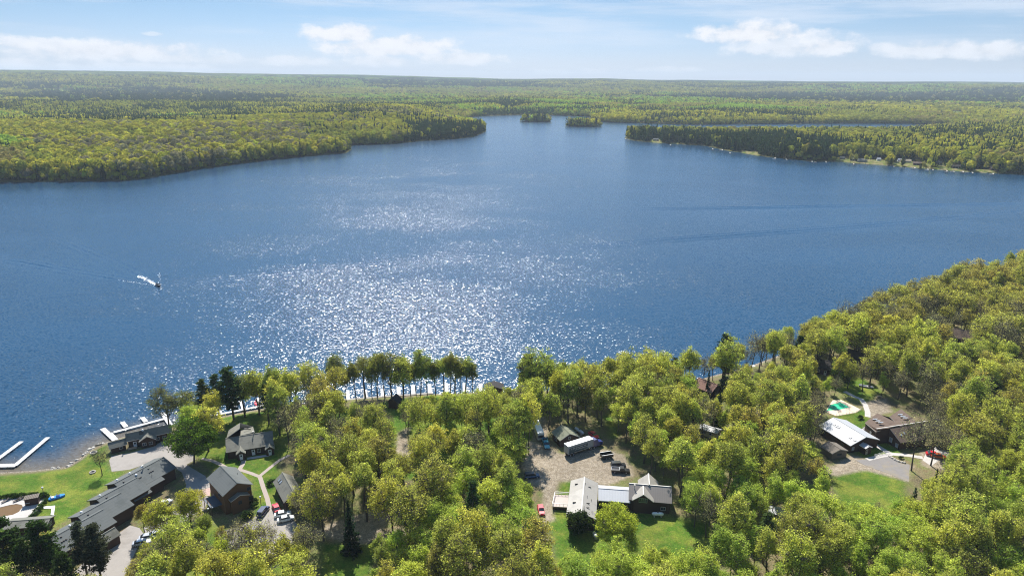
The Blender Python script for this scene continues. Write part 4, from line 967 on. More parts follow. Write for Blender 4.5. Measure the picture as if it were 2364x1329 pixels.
# --- garage
B_ = PH(1292.5, 1017, 2.8); rv = PH(1293, 977.7, 4.7) - PH(1313.5, 998, 4.7); A_ = B_ + rv
uu = (B_ - A_).normalized(); vv = Vector((-uu.y, uu.x, 0)); f = Fr(A_, B_, (PH(1313.5, 998, 4.7) - B_).dot(vv), 2.8, 4.7, over=.35)
r_ = house('brown_garage', 'brown garage with green-grey gable roof behind the white truck trailer', f, 'garage'); gable(r_, f, WALL_D, SHING_G); opening(r_, f, 'r', f.hw, 2.5, .6, .8, bars=0); opening(r_, f, 'f', 3, 1, 1.0, .9)
# --- deck house: two gabled wings and a low white link
f = block((1307.5, 1191.5), (1317.7, 1108.4), (1344, 1160), 4.1, 5.7, over=.5); 
A_, B_ = PH(1317.7, 1108.6, 4.1), PH(1307.3, 1191.5, 4.1); A2, B2 = A_, B_
u_ = (B2 - A2).normalized(); v_ = Vector((-u_.y, u_.x, 0)); f = Fr(A2, B2, (PH(1346, 1140, 5.8) - A2).dot(v_), 4.1, 5.8)
r_ = house('deck_house', 'long brown house with a grey metal roof, a dormer wing and a white link roof', f)
gable(r_, f, WALL_D, METAL_G)
pts = [f(f.L * .47, -.02, 4.75), f(f.L, -.02, 4.75), f(f.L, f.hw - .1, 5.86), f(f.L * .33, f.hw - .1, 5.86)]; slope(r_, pts, METAL_G, 'roof', .25)
for uu_, tt in ((3, .45), (12.8, .45)): b = MB(); c_ = onroof(r_, f, uu_, tt); b.box(c_.x - .45, c_.x + .45, c_.y - .06, c_.y + .06, c_.z, c_.z + (.35 if uu_ < 5 else .75)); b.build('snow_guard', TRIM_D, r_)
for uu_, tt in ((4.2, .6), (12.3, .62), (14.4, .62)): b = MB(); c_ = onroof(r_, f, uu_, tt, True); b.box(c_.x - .5, c_.x + .5, c_.y - .06, c_.y + .06, c_.z, c_.z + .25); b.build('snow_guard', TRIM_D, r_)
for uu_, tt in ((9.5, .7), (10.3, .4), (15.6, .3), (15, .85), (3.7, .9)): vent(r_, onroof(r_, f, uu_, tt, True), 'pipe')
for s in (2.4, 5.6): opening(r_, f, 'r', s, 1.0, 1.2, 1.2)
opening(r_, f, 'f', 9, .9, 1.6, 1.9); opening(r_, f, 'f', 4, 1.2, 1.4, 1.1)
fl = block((1381, 1154.3), (1455, 1159.6), (1415, 1128.2), 3.0, 4.5, over=.35); gable(r_, fl, WALL_D, METAL_W, WHITE); opening(r_, fl, 'f', 3.6, .8, 1.6, 1.2); opening(r_, fl, 'f', 6.4, .1, 1.0, 2.0, 'door', WALL_G)
fw = block((1451.4, 1153), (1551.8, 1162), (1500, 1118.7), 3.7, 6.3, over=.5); gable(r_, fw, WALL_D, METAL_B, TRIM_D); opening(r_, fw, 'f', 2.8, .8, 1.2, .5, framem=WALL_B); opening(r_, fw, 'f', 9.8, 1.0, 1.2, 1.0)
x0, x1 = 1.0, 7.0; mid = (x0 + x1) / 2
fd = Fr(Vector((*fw(x0, 3.6, 0)[:2], 0)), Vector((*fw(x0, -.8, 0)[:2], 0)), 3.0, 4.2, 6.35, W=6.0, over=.4); gable(r_, fd, WALL_D, METAL_G); opening(r_, fd, 'r', 3.0, 3.6, 2.2, 1.2, bars=3, framem=hexc and M('green_white_frame', hexc(170, 186, 140), .6, .05))
fb = Fr(Vector((*fw(2.8, fw.W + 1.2, 0)[:2], 0)), Vector((*fw(2.8, fw.hw - .3, 0)[:2], 0)), 3.0, 4.1, 6.6, W=6.0, over=.4); gable(r_, fb, WALL_D, METAL_G); vent(r_, onroof(r_, fw, 1.6, .7), 'stove')
b = MB(); dk = [W3(1281, 1141, 1.2), W3(1312.5, 1142.5, 1.2), W3(1309.5, 1170, 1.2), W3(1275, 1168, 1.2)]; b.prism(dk, .25, 0); b.build('deck', M('pale_deck_boards', hexc(178, 164, 156), .8, .08, 1.5), r_)
b = MB(); b.prism([q - Vector((0, 0, .26)) for q in [dk[0].lerp(dk[2], .02), dk[1], dk[2].lerp(dk[0], .02), dk[3].lerp(dk[1], .02)]], .9); b.build('deck_skirt', WALL_D, r_)
b = MB(); ring = [dk[1], dk[0], dk[3], dk[2]]
for k in range(3):
    a, d_ = ring[k], ring[k + 1]; n = 4
    for j in range(n + 1): q = a.lerp(d_, j / n); b.bar(q, q + Vector((0, 0, 1)), .08)
    b.bar(a + Vector((0, 0, 1)), d_ + Vector((0, 0, 1)), .1); b.bar(a + Vector((0, 0, .5)), d_ + Vector((0, 0, .5)), .05)
b.build('deck_railing', WHITE, r_)
# --- white hall, grey garage and brown skylit house on the right
B_ = PH(1963.5, 1028.7, 3.0); R1, R2 = PH(1919.2, 959.8, 5.2), PH(1995, 1004.8, 5.2); A_ = B_ + (R1 - R2); uu = (B_ - A_).normalized(); vv = Vector((-uu.y, uu.x, 0))
f = Fr(A_, B_, (R2 - B_).dot(vv), 3.0, 5.2, over=.4); r_ = house('white_roofed_hall', 'dark hall under a bright white metal roof beside the green pool', f, 'hall'); gable(r_, f, WALL_D, METAL_W, WHITE)
for s in (3, 7, 11): opening(r_, f, 'f', s, .9, 1.0, 1.0, framem=TRIM_D)
opening(r_, f, 'r', 1.7, .8, .9, 1.2, framem=WALL_S, panem=SKYG)
for uu_ in (11.6, 13.5): skylight(r_, f, uu_, .42, .9, .8, M('grey_panel', (.3, .3, .32), .5, .1))
for uu_ in (3.4, 4.4, 5.4): skylight(r_, f, uu_, .6, .5, 1.0, M('grey_panel', (.3, .3, .32), .5, .1))
pf = Fr(Vector((*f(f.L - .6, 4.1, 0)[:2], 0)), Vector((*f(f.L + 2.4, 4.1, 0)[:2], 0)), 1.5, 2.5, 3.1, W=3.0, over=.25); gable(r_, pf, WALL_D, METAL_W, WHITE); opening(r_, pf, 'r', .9, .1, .9, 1.9, 'door', WALL_S)
f = Fr(PH(1893, 1028, 2.4), PH(1921, 1047, 2.4), 3.3, 2.4, 3.5, over=.25); r_ = house('grey_garage', 'low weathered grey garage beside the white-roofed hall', f, 'garage'); gable(r_, f, WALL_G, M('old_grey_shingle', hexc(112, 104, 94), .95, .2, 1.2, stripes=('z', .3, .1))); opening(r_, f, 'r', 3.3, .05, 3.2, 2.0, 'door', WALL_G)
r_ = thing('brown_skylit_house', 'sprawling brown-shingled house with three-pane skylights on two roofs', 'house', (132, 213, G))
a1, a2, a3, a4 = W3(1996.7, 975, 3.4), W3(2025.9, 952.9, 3.4), W3(2078.8, 979.8, 5.9), W3(2023.5, 989.5, 5.9)
slope(r_, [a1, a2, a3, a4], SHING_B)
c1_, c2_, c3, c4 = W3(2053.5, 961, 3.6), W3(2080.4, 943, 3.6), W3(2117, 973.5, 6.1), W3(2078, 979, 6.1)
slope(r_, [c1_, c2_, c3, c4], SHING_B)
e1, e2, e3, e4 = W3(2055, 986.5, 5.95), W3(2150, 970.5, 5.95), W3(2140, 1012, 3.0), W3(2079, 1021, 3.0)
slope(r_, [e4, e3, e2, e1], SHING_B)
fence_wall(r_, [a1 + Vector((.3, .1, 0)), a4 + Vector((.4, .3, -.1)), e1 + Vector((.1, .3, -.1)), e4 + Vector((.2, .5, .1))], WALL_D, close=False)
fence_wall(r_, [e4 + Vector((0.2, .5, .1)), e3 + Vector((0, .5, .1))], WALL_D, close=False); fence_wall(r_, [a1 + Vector((.3, .1, 0)), a2 + Vector((0, -.4, 0)), c1_, c2_ + Vector((0, -.4, 0)), c3], WALL_D, close=False)
b = MB(); b.bar(a4 + Vector((0, 0, .06)), e2 + Vector((0, 0, .1)), .3, .14); b.build('ridge_cap', TRIM, r_)
def roof_glass(px, py, pl, w=1.0, l=1.5):
    o, x_, y_ = pl[0], (pl[1] - pl[0]), (pl[3] - pl[0]); n = x_.cross(y_).normalized()
    ray = (P(px, py, 0) - Vector((0, 0, CAM_H))); c0 = Vector((0, 0, CAM_H)); t_ = (o - c0).dot(n) / ray.dot(n); c_ = c0 + ray * t_
    x_ = x_.normalized(); y_ = n.cross(x_).normalized(); n = n if n.z > 0 else -n; b = MB(); b.prism([c_ + n * .15 + x_ * sx * w / 2 + y_ * sy * l / 2 for sx, sy in ((-1, -1), (1, -1), (1, 1), (-1, 1))], .2); s_ = b.build('skylight', TRIM, r_)
    MB().prism([c_ + n * .19 + x_ * sx * w * .4 + y_ * sy * l * .42 for sx, sy in ((-1, -1), (1, -1), (1, 1), (-1, 1))], .03).build('pane', SKYG, s_)
for q in ((2020.5, 967.5), (2027, 971.5), (2033.5, 975)): roof_glass(*q, (a1, a2, a3, a4))
for q in ((2078.5, 957), (2084.5, 961), (2090.5, 964.5)): roof_glass(*q, (c1_, c2_, c3, c4))
for q in ((2080, 1003), (2088, 1000)): roof_glass(*q, (e4, e3, e2, e1), .6, .9)
wf = Fr(a1 + Vector((.3, .1, 0)) - Vector((0, 0, 0)), a4 + Vector((.4, .3, 0)), 1, 3, 5, over=0)
for s in (2.5, 6.0): b = MB()
q1 = (a1 + Vector((.3, .1, 0))); q2 = e4 + Vector((.2, .5, .1)); dirw = Vector((q2.x - q1.x, q2.y - q1.y, 0)); Lw = dirw.length; ww = Fr(q1, q2, 1, 3, 5, over=0)
qa = a4 + Vector((.4, .3, -.1)); ww2 = Fr(q1, qa, 1, 3, 5, over=0)
opening(r_, ww2, 'f', ww2.L * .55, 1.0, 1.1, 1.6, framem=WALL_S, panem=SKYG)
qb = e1 + Vector((.1, .3, -.1)); ww3 = Fr(qb, q2, 1, 3, 5, over=0); opening(r_, ww3, 'f', ww3.L * .25, 1.0, 1.1, 1.6, framem=WALL_S, panem=SKYG); opening(r_, ww3, 'f', ww3.L * .78, .4, 1.0, 1.4, framem=WALL_S, panem=SKYG)
for s in (.2, .5): pass
b = MB(); st = W3(1993, 990, 0)
for k in range(4): b.box(st.x + .5 * k, st.x + .5 * k + .5, st.y - .8, st.y + .8, G, G + .25 * (k + 1))
b.build('steps', M('grey_boards', (.28, .27, .26), .8, .15), r_)
# --- half-hidden cottages in the wood
def small_house(name, label, px, py, L, Wd, ang, he, hr, wm, rm, g=G, win=True, cat='cottage', group=None):
    c_ = P(px, py, g); a = math.radians(ang); u_ = Vector((math.cos(a), math.sin(a), 0)); v_ = Vector((-u_.y, u_.x, 0)); A_ = c_ - u_ * L / 2 - v_ * Wd / 2; B_ = c_ + u_ * L / 2 - v_ * Wd / 2
    f = Fr(A_, B_, Wd / 2, he, hr, over=.4, g=g); r_ = thing(name, label, cat, (c_.x, c_.y, g), 0, group); gable(r_, f, wm, rm, TRIM_D)
    if win:
        opening(r_, f, 'f', L * .3, 1.0, 1.2, 1.0); opening(r_, f, 'f', L * .62, .1, 1.0, 2.0, 'door', TRIM)
        opening(r_, f, 'r', Wd * .5, 1.0, 1.2, 1.0)
    return r_
DARKR = M('charcoal_shingle', hexc(54, 51, 49), .95, .15, 1.5, stripes=('z', .4, .1))
small_house('dark_cottage', 'dark-roofed cottage above the pool lawn, left of the other dark cottage', 1902, 858, 9, 8, -35, 2.8, 5.4, WALL_D, DARKR)
small_house('dark_cottage', 'dark cottage roof deeper in the wood above the boat on the lawn', 1978, 836, 9, 8, -40, 2.8, 5.4, WALL_D, DARKR)
small_house('brown_cottage', 'brown-roofed cottage peak among the far right shore trees', 2216, 790, 11, 9, -40, 3.2, 6.6, WALL_D, SHING_B)
small_house('brown_cottage', 'brown-roofed cottage on the shore beside the shaggy dark pine', 1632, 907, 9, 8, -50, 2.8, 5.2, WALL_D, M('rust_shingle', hexc(130, 100, 88), .9, .12, 1.5, stripes=('z', .4, .1)))
small_house('dark_shed', 'small dark shed on the yellow grass below the dock row', 912, 938, 4.2, 4.6, 75, 2.6, 4.4, WALL_D, DARKR, win=False, cat='shed')
small_house('pavilion', 'black-roofed open pavilion at the end of the dock row', 1141, 906, 5.5, 7.6, 92, 2.6, 3.9, WALL_D, DARKR, win=False)
small_house('grey_lodge', 'pale grey lodge roof half hidden behind trees by the bare sandy track', 1183, 938, 9, 10, 35, 3, 5.2, WALL_S, SHING)
small_house('white_roofed_shed', 'shed with a white roof in the trees right of the truck yard', 1638, 1004, 7, 4.2, -38, 2.5, 3.2, WALL_S, METAL_W, cat='shed')
small_house('white_roofed_shed', 'shed with a white roof deep in the lower right wood', 1793, 1196, 5, 4, -20, 2.5, 3.1, WALL_S, METAL_W, cat='shed')
small_house('grey_roofed_cabin', 'grey flat-pitched cabin roof between the pool deck and the big pines', 72, 1222, 11, 5, 8, 2.4, 3.2, WALL_D, SHING)
small_house('grey_roofed_cabin', 'cabin roof corner under the big pines at the bottom edge', 78, 1345, 6, 5, 35, 2.6, 4.0, WALL_D, SHING)
# ------------------------------------------------------------------ docks
DOCK = M('white_dock_boards', (.52, .51, .49), .7, .06, 1.2, stripes=None); POST = M('dock_post', (.35, .33, .3), .6, .2, 2)
DZ = .62
GREYD = M('grey_dock_boards', (.30, .28, .25), .8, .15, 1.5)
def dock(name, label, segs, group=None, z=DZ, boards=None):
    p0 = P(*segs[0][0], z); r_ = thing(name, label, 'dock', (p0.x, p0.y, 0), 0, group); b = MB(); pb = MB()
    for a, c_, w in segs:
        A_, B_ = P(*a, z), P(*c_, z); L = (B_ - A_).length; u_ = (B_ - A_).normalized(); v_ = Vector((-u_.y, u_.x, 0))
        n = max(1, round(L / 2.6)); zt = z + random.uniform(0, .012)
        for k in range(n):
            s0, s1 = L * k / n + .02, L * (k + 1) / n - .02; q = [A_ + u_ * s0 - v_ * w / 2, A_ + u_ * s1 - v_ * w / 2, A_ + u_ * s1 + v_ * w / 2, A_ + u_ * s0 + v_ * w / 2]
            b.prism([(x.x, x.y, zt) for x in q], .16)
            for sd in (-1, 1): e = A_ + u_ * (s0 + .1) + v_ * sd * (w / 2 - .06); pb.tube([(e.x, e.y, -.8), (e.x, e.y, zt + .25)], .04, 5)
    b.build('deck', boards or DOCK, r_); pb.build('post', POST, r_)
    return r_
dock('dock', 'L-shaped white dock at the left end of the beach', [((-30, 1074.5), (38, 1073), 2.0), ((34, 1074), (111, 1008.5), 1.5)])
dock('dock', 'straight white dock left of the L-shaped one', [((-30, 1077), (50, 1018), 1.5)])
r_ = dock('dock', 'white marina dock with three stub fingers behind the shore lodge', [((262, 997), (388, 963.5), 1.4), ((263, 1012.5), (236.5, 988), 1.7), ((291, 985), (282, 973), 1.5), ((337, 973), (328, 962.5), 1.5), ((375, 952), (394, 981), 1.6), ((252, 999), (266, 1015), 1.9)])
dock('boat_walkway', 'long white boat walkway with finger docks behind the lodge pines', [((470, 962.5), (610, 935), 1.3), ((456, 962), (450, 947), 1.2), ((510, 954), (502, 935.5), 1.2), ((562, 944), (555, 924), 1.2), ((605, 936), (596, 917), 1.5)])
dk_px = [(802.4, 902, 921.5), (843.4, 899, 917.5), (883, 896, 914), (920, 891.6, 909.5), (953.5, 888, 908), (991.5, 885.7, 905.5), (1030.6, 884.5, 905), (1072, 883, 904), (1109.5, 884.5, 903.5), (1204.7, 889, 906.5)]
ordn = ['first', 'second', 'third', 'fourth', 'fifth', 'sixth', 'seventh', 'eighth', 'ninth']
for k, (x, y0, y1) in enumerate(dk_px):
    dock('finger_dock', (f'white finger dock, {ordn[k]} from the left in the shore row' if k < 9 else 'lone white finger dock right of the black pavilion roof'), [((x, y0), (x + .6, y1), 1.5)], 'white finger docks along the central shore')
dock('shore_walkway', 'pale boardwalk along the shore at the foot of the finger docks', [((790, 922.5), (882, 914.5), 1.2), ((882, 914.5), (1000, 906.5), 1.2)], boards=GREYD)
dock('dock', 'white dock by the brown-roofed shore cottage', [((1611, 871), (1643, 886), 1.6)])
dock('dock', 'white dock stub among the shore trees right of the shaggy pine', [((1735, 842), (1762, 854), 1.8)])
# ------------------------------------------------------------------ vehicles
def paint(name, c, rough=.28, metal=0.0):
    m, t, o = newmat(name); b = t.new('ShaderNodeBsdfPrincipled'); t.l.new(b.outputs[0], o.inputs[0])
    n = t.noise(geo_pos(t), 2.2, 3, .6); t.l.new(t.vmath('SCALE', c, scale=t.ramp(n, .3, .7, .82, 1.1)), b.inputs['Base Color']); b.inputs['Roughness'].default_value = rough; b.inputs['Metallic'].default_value = metal; b.inputs['Coat Weight'].default_value = .4
    return m
TYRE = M('tyre_rubber', (.02, .02, .02), .9, .2, 3); RIM = M('wheel_rim', (.45, .45, .46), .35, .1, 2, metal=.6); LAMP = M('lamp_glass', (.7, .7, .68), .2, .05, 2); CHAS = M('chassis', (.03, .03, .035), .8, .2, 2)
BLACKP = paint('black_paint', (.012, .013, .016)); REDP = paint('red_paint', (.55, .02, .03)); WHITEP = paint('white_car_paint', (.75, .75, .74)); BLUEP = paint('deep_blue_paint', (.015, .03, .16)); TEALP = paint('teal_paint', (.06, .32, .42)); SILV = paint('silver_paint', (.45, .46, .48), .3, .4); NAVY = paint('navy_paint', (.02, .035, .09)); RUST = paint('orange_red_paint', (.45, .09, .03))
def wheels(root, xs, yw, r=.34, w=.22):
    for x in xs:
        for sd in (-1, 1):
            b = MB(); b.tube([(x, sd * yw - sd * w, r), (x, sd * yw, r)], r, 14); o = b.build('wheel', TYRE, root, local=True)
            b = MB(); b.tube([(x, sd * yw - sd * .02, r), (x, sd * yw + sd * .015, r)], r * .6, 10); b.build('rim', RIM, o, local=True)
def rring(x, hw, z0, z1, t=.82):
    return [(x, -hw, z0 + .12), (x, -hw * .9, z0), (x, hw * .9, z0), (x, hw, z0 + .12), (x, hw, z0 + (z1 - z0) * .55), (x, hw * t, z1), (x, -hw * t, z1), (x, -hw, z0 + (z1 - z0) * .55)]
def car(name, label, px, py, ang, mat, kind='sedan', group=None, h=.05):
    p_ = P(px, py, G); r_ = thing(name, label, {'sedan': 'car', 'suv': 'car', 'pickup': 'pickup truck'}[kind], (p_.x, p_.y, G + h), math.radians(ang), group)
    L = {'sedan': 4.6, 'suv': 4.8, 'pickup': 5.8}[kind] / 2; hw = .92; up = .15 if kind != 'sedan' else 0
    if kind == 'pickup':
        st = [(-L, .95, .5), (-L * .98, 1.12, .42), (-.2, 1.12, .42), (.1, 1.15, .42), (L * .6, 1.12, .42), (L * .93, 1.0, .42), (L, .85, .5)]
        b = MB(); b.loft([rring(x, hw * (.97 if abs(x) > L * .9 else 1), z0, z1, .95) for x, z1, z0 in [(x, z1, z0) for x, z1, z0 in st]]); bo = b.build('body', mat, r_, local=True)
        b = MB(); b.box(-L + .12, -.35, -.78, .78, 1.125, 1.13, m=0)
        b.build('bed_floor', CHAS, r_, local=True); b = MB()
        for y0, y1, x0, x1 in ((-.92, -.8, -L + .02, -.25), (.8, .92, -L + .02, -.25), (-.8, .8, -L + .02, -L + .12), (-.8, .8, -.37, -.25)): b.box(x0, x1, y0, y1, 1.12, 1.42)
        b.build('bed_side', mat if mat is not BLACKP else SILV, r_, local=True)
        cab = [(-.25, 1.1, .8), (-.2, 1.85, .7), (.95, 1.85, .7), (1.55, 1.12, .8)]
    elif kind == 'suv':
        b = MB(); b.loft([rring(x, hw * k, .3, z1) for x, z1, k in ((-L, .9, .93), (-L * .95, 1.05, 1), (L * .45, 1.05, 1), (L * .9, .95, .98), (L, .75, .9))]); b.build('body', mat, r_, local=True)
        cab = [(-L * .96, 1.03, .82), (-L * .85, 1.75, .72), (.6, 1.75, .72), (1.25, 1.05, .82)]
    else:
        b = MB(); b.loft([rring(x, hw * k, .25, z1) for x, z1, k in ((-L, .75, .9), (-L * .93, .95, .98), (-L * .2, .95, 1), (L * .4, .93, 1), (L * .9, .78, .97), (L, .6, .88))]); b.build('body', mat, r_, local=True)
        cab = [(-L * .8, .92, .8), (-L * .45, 1.42, .66), (.35, 1.42, .66), (1.15, .92, .8)]
    b = MB(); (xa, za, wa), (xb, zb, wb_), (xc, zc, wc), (xd, zd, wd) = cab
    b.loft([[(xa, -wa, za), (xa, wa, za), (xa + .01, wa, za + .01), (xa + .01, -wa, za + .01)], [(xb, -wb_, za), (xb, wb_, za), (xb, wb_, zb), (xb, -wb_, zb)], [(xc, -wc, za), (xc, wc, za), (xc, wc, zc), (xc, -wc, zc)], [(xd, -wd, za), (xd, wd, za), (xd - .01, wd, za + .01), (xd - .01, -wd, za + .01)]]); b.build('window', GLASS, r_, local=True)
    b = MB(); b.box(xb - .05, xc + .08, -wb_ - .03, wb_ + .03, zb + .002, zb + .06); b.build('roof', mat, r_, local=True)
    wheels(r_, (-L * .62, L * .62), hw + .02, .34 if kind == 'sedan' else .4)
    for sd in (-1, 1): b = MB(); b.box(L - .06, L + .01, sd * .6 - .16, sd * .6 + .16, .62, .76); b.build('headlight', LAMP, r_, local=True)
    return r_
car('parked_car', 'dark blue-black car parked behind the tall brown house', 608, 1184, 82, NAVY, 'suv'); car('parked_car', 'red car parked at the end of the footpath', 638, 1176, 120, REDP, 'sedan')
car('parked_car', 'white car parked right of the red car, upper of two', 653, 1190, 20, WHITEP); car('parked_car', 'white car parked right of the red car, lower of two', 660, 1201, 25, WHITEP)
car('pickup_truck', 'black pickup with open bed in the gravel yard above the house', 1432, 1090, -4, BLACKP, 'pickup'); car('parked_car', 'dark car parked behind the black pickup', 1427, 1077, 4, BLACKP, 'suv')
car('pickup_truck', 'teal truck nose-down beside the brown garage', 1260, 1028, -82, TEALP, 'pickup'); car('parked_car', 'red car nosed into the trees beside the grey tank', 1370, 1007, -60, REDP)
car('parked_car', 'dark blue car in tree shade at the yard corner', 1228, 1102, 10, NAVY, 'suv'); car('parked_car', 'small red car at the edge of the dirt drive', 1249, 1180, -84, REDP)
car('parked_car', 'white car under the trees beside the motel drive', 380, 1166, 65, WHITEP); car('parked_car', 'silver car parked at the lower motel drive', 342, 1243, 20, SILV); car('parked_car', 'silver car parked furthest along the motel drive verge', 364, 1236, 20, SILV); car('parked_car', 'silver car nearest the drive under the leaning tree', 328, 1256, 20, SILV)
car('parked_car', 'white car half hidden by the bare branches in the visitor car park', 597, 1262, 80, WHITEP); car('parked_car', 'white car in the trees right of the black pickup', 1541, 1066, 10, WHITEP, 'suv')
car('parked_car', 'red car on the pale terrace beside the skylit house', 2155, 1052, -20, REDP); car('parked_car', 'orange-red car on the pale terrace, right of the red one', 2166, 1056, -20, RUST); car('parked_car', 'black car on the pale terrace below the woods', 2179, 1036, -20, BLACKP, 'suv'); car('parked_car', 'grey car by the trees right of the pale terrace', 2230, 1030, 30, SILV)
# semi truck
A_, B_ = PH(1312.3, 1030.6, 4), PH(1369.5, 1012.6, 4); C_ = PH(1302, 1023.4, 4); an = math.atan2(B_.y - A_.y, B_.x - A_.x); mid = (A_ + B_) / 2 + (C_ - A_) / 2
r_ = thing('semi_truck', 'white box semi-trailer with a deep blue tractor parked by the brown garage', 'truck', (mid.x, mid.y, G), an)
TL = (B_ - A_).length / 2; b = MB(); b.box(-TL, TL, -1.25, 1.25, 1.15, 3.98); b.build('trailer_box', M('grey_trailer_side', (.30, .33, .34), .5, .12, 1.0, dirt=((.12, .17, .20), .5, .5)), r_, local=True)
b = MB(); b.box(-TL - .03, TL + .03, -1.28, 1.28, 3.985, 4.06); b.build('trailer_roof', M('white_trailer_roof', (.86, .86, .85), .4, .03), r_, local=True)
b = MB(); b.box(-TL + .4, TL - 2.2, -1.27, -1.255, 1.3, 3.2); b.build('side_panel', M('dark_teal_panel', (.05, .085, .095), .5, .25, .7), r_, local=True)
b = MB(); rn = random.Random(4); x = -TL + 1.0
for row, (z0, hh, xe) in enumerate(((2.55, .42, 2.2), (1.95, .38, 3.4))):
    x = -TL + 1.1 + 1.6 * row
    while x < xe: w = rn.uniform(.14, .34); b.box(x, x + w, -1.285, -1.272, z0 + rn.uniform(0, .05), z0 + hh * rn.choice((1, .75, .75))); x += w + rn.choice((.08, .08, .3))
b.build('lettering', M('faded_lettering', (.45, .45, .43), .6, .2, 2), r_, local=True)
b = MB(); b.box(-TL, TL, -.5, .5, .85, 1.14); b.box(TL - 1.0, TL + 4.4, -.45, .45, .6, .84); b.build('chassis', CHAS, r_, local=True)
b = MB(); b.box(-TL - .05, -TL - .005, -1.2, 1.2, 1.2, 3.9); b.build('rear_door', M('grey_door', (.32, .35, .36), .5, .15, 1), r_, local=True)
wheels(r_, (-TL + 1.0, -TL + 2.3, TL - .6, TL + .6, TL + 4.0), 1.22, .5, .3)
b = MB(); b.loft([[(x, -w, z0), (x, w, z0), (x, w * .96, z1), (x, -w * .96, z1)] for x, w, z0, z1 in ((TL + .5, 1.15, .85, 3.3), (TL + 1.7, 1.15, .85, 3.35), (TL + 2.2, 1.12, .85, 2.9), (TL + 2.6, 1.1, .85, 2.1))]); b.build('cab', BLUEP, r_, local=True)
b = MB(); b.loft([[(x, -w, .7), (x, w, .7), (x, w * .92, z1), (x, -w * .92, z1)] for x, w, z1 in ((TL + 2.58, 1.05, 2.05), (TL + 4.0, .95, 1.85), (TL + 4.6, .85, 1.6))]); b.build('hood', BLUEP, r_, local=True)
b = MB(); b.quad((TL + 2.24, -.95, 2.9), (TL + 2.24, .95, 2.9), (TL + 2.62, .95, 2.15), (TL + 2.62, -.95, 2.15)); b.build('windscreen', GLASS, r_, local=True)
for sd in (-1, 1): MB().tube([(TL + .45, sd * 1.05, 1), (TL + .45, sd * 1.05, 3.9)], .09, 8).build('exhaust_stack', RIM, r_, local=True)
for sd in (-1, 1): b = MB(); b.box(TL + 4.5, TL + 4.62, sd * .7 - .15, sd * .7 + .15, 1.0, 1.25); b.build('headlight', LAMP, r_, local=True)
# motorhome
A_, B_ = PH(1236, 969, 3), PH(1249, 1000, 3); an = math.atan2(B_.y - A_.y, B_.x - A_.x); mid = (A_ + B_) / 2; L = (B_ - A_).length / 2
r_ = thing('motorhome', 'white-roofed motorhome parked at the edge of the trees beside the brown garage', 'motorhome', (mid.x, mid.y, G), an)
b = MB(); b.loft([rring(x, 1.15, .5, z1, .96) for x, z1 in ((-L, 2.8), (-L + .2, 2.98), (L - .3, 2.98), (L, 2.5))]); b.build('body', M('beige_body', (.5, .47, .4), .5, .1), r_, local=True)
for x0, x1 in ((-L + .1, -.1), (.05, L - .2)): b = MB(); b.box(x0, x1, -1.12, 1.12, 2.985, 3.06); b.build('roof', M('white_trailer_roof', (.86, .86, .85)), r_, local=True)
b = MB(); b.box(L - .02, L + .03, -.95, .95, 1.3, 2.3); b.build('windscreen', GLASS, r_, local=True); wheels(r_, (-L * .6, L * .65), 1.12, .42, .26)
for x in (-L * .5, L * .1): MB().box(x - .5, x + .5, -1.18, -1.155, 1.5, 2.2).build('window', GLASS, r_, local=True)
# dump trailer
p_ = P(1400, 1056, G); r_ = thing('dump_trailer', 'black open-topped dump trailer with a pale rim on the gravel yard', 'trailer', (p_.x, p_.y, G), math.radians(17)); b = MB()
for y0, y1, x0, x1 in ((-1, -.92, -2, 2), (.92, 1, -2, 2), (-.92, .92, -2, -1.92), (-.92, .92, 1.92, 2)): b.box(x0, x1, y0, y1, .6, 1.6)
b.box(-1.92, 1.92, -.92, .92, .6, .68); b.build('body', BLACKP, r_, local=True); b = MB()
for y in (-1, 1): b.box(-2.03, 2.03, y - .08, y + .08, 1.605, 1.7)
b.build('rim_rail', WHITE, r_, local=True); b = MB(); b.bar((-2, -.6, .55), (-3.4, 0, .5), .1); b.bar((-2, .6, .55), (-3.4, 0, .5), .1); b.build('drawbar', CHAS, r_, local=True); wheels(r_, (-.45, .45), 1.12, .36)
# tanks
def tank(label, px, py, ang, L, R_, mat, h=.45):
    p_ = P(px, py, G); r_ = thing('propane_tank', label, 'tank', (p_.x, p_.y, G), math.radians(ang)); b = MB(); xs = [(-L / 2, .05), (-L / 2 + .12, .55), (-L / 2 + .35, .9), (-L / 2 + .7, 1), (L / 2 - .7, 1), (L / 2 - .35, .9), (L / 2 - .12, .55), (L / 2, .05)]
    b.tube([(x, 0, h + R_) for x, _ in xs], [k * R_ for _, k in xs], 14); b.build('tank', mat, r_, local=True, smooth=True)
    for x in (-L * .28, L * .28): b = MB(); b.box(x - .15, x + .15, -R_ * .7, R_ * .7, 0, h + R_ * .3); b.build('saddle', CONC, r_, local=True)
    b = MB(); b.tube([(0, 0, h + 2 * R_ - .05), (0, 0, h + 2 * R_ + .22)], .2, 8); b.build('valve_dome', TRIM_D, r_, local=True)
tank('long grey fuel tank lying behind the white truck trailer', 1337, 1000, -58, 5.0, .6, M('galvanised_tank', (.42, .43, .43), .4, .15, 1.5, metal=.3)); tank('short white propane tank standing on the lawn below the deck house', 1373.5, 1240, -78, 2.4, .5, WHITEP); tank('white propane tank in shade along the dormer wing', 1518, 1192, -3, 3.4, .5, WHITEP)
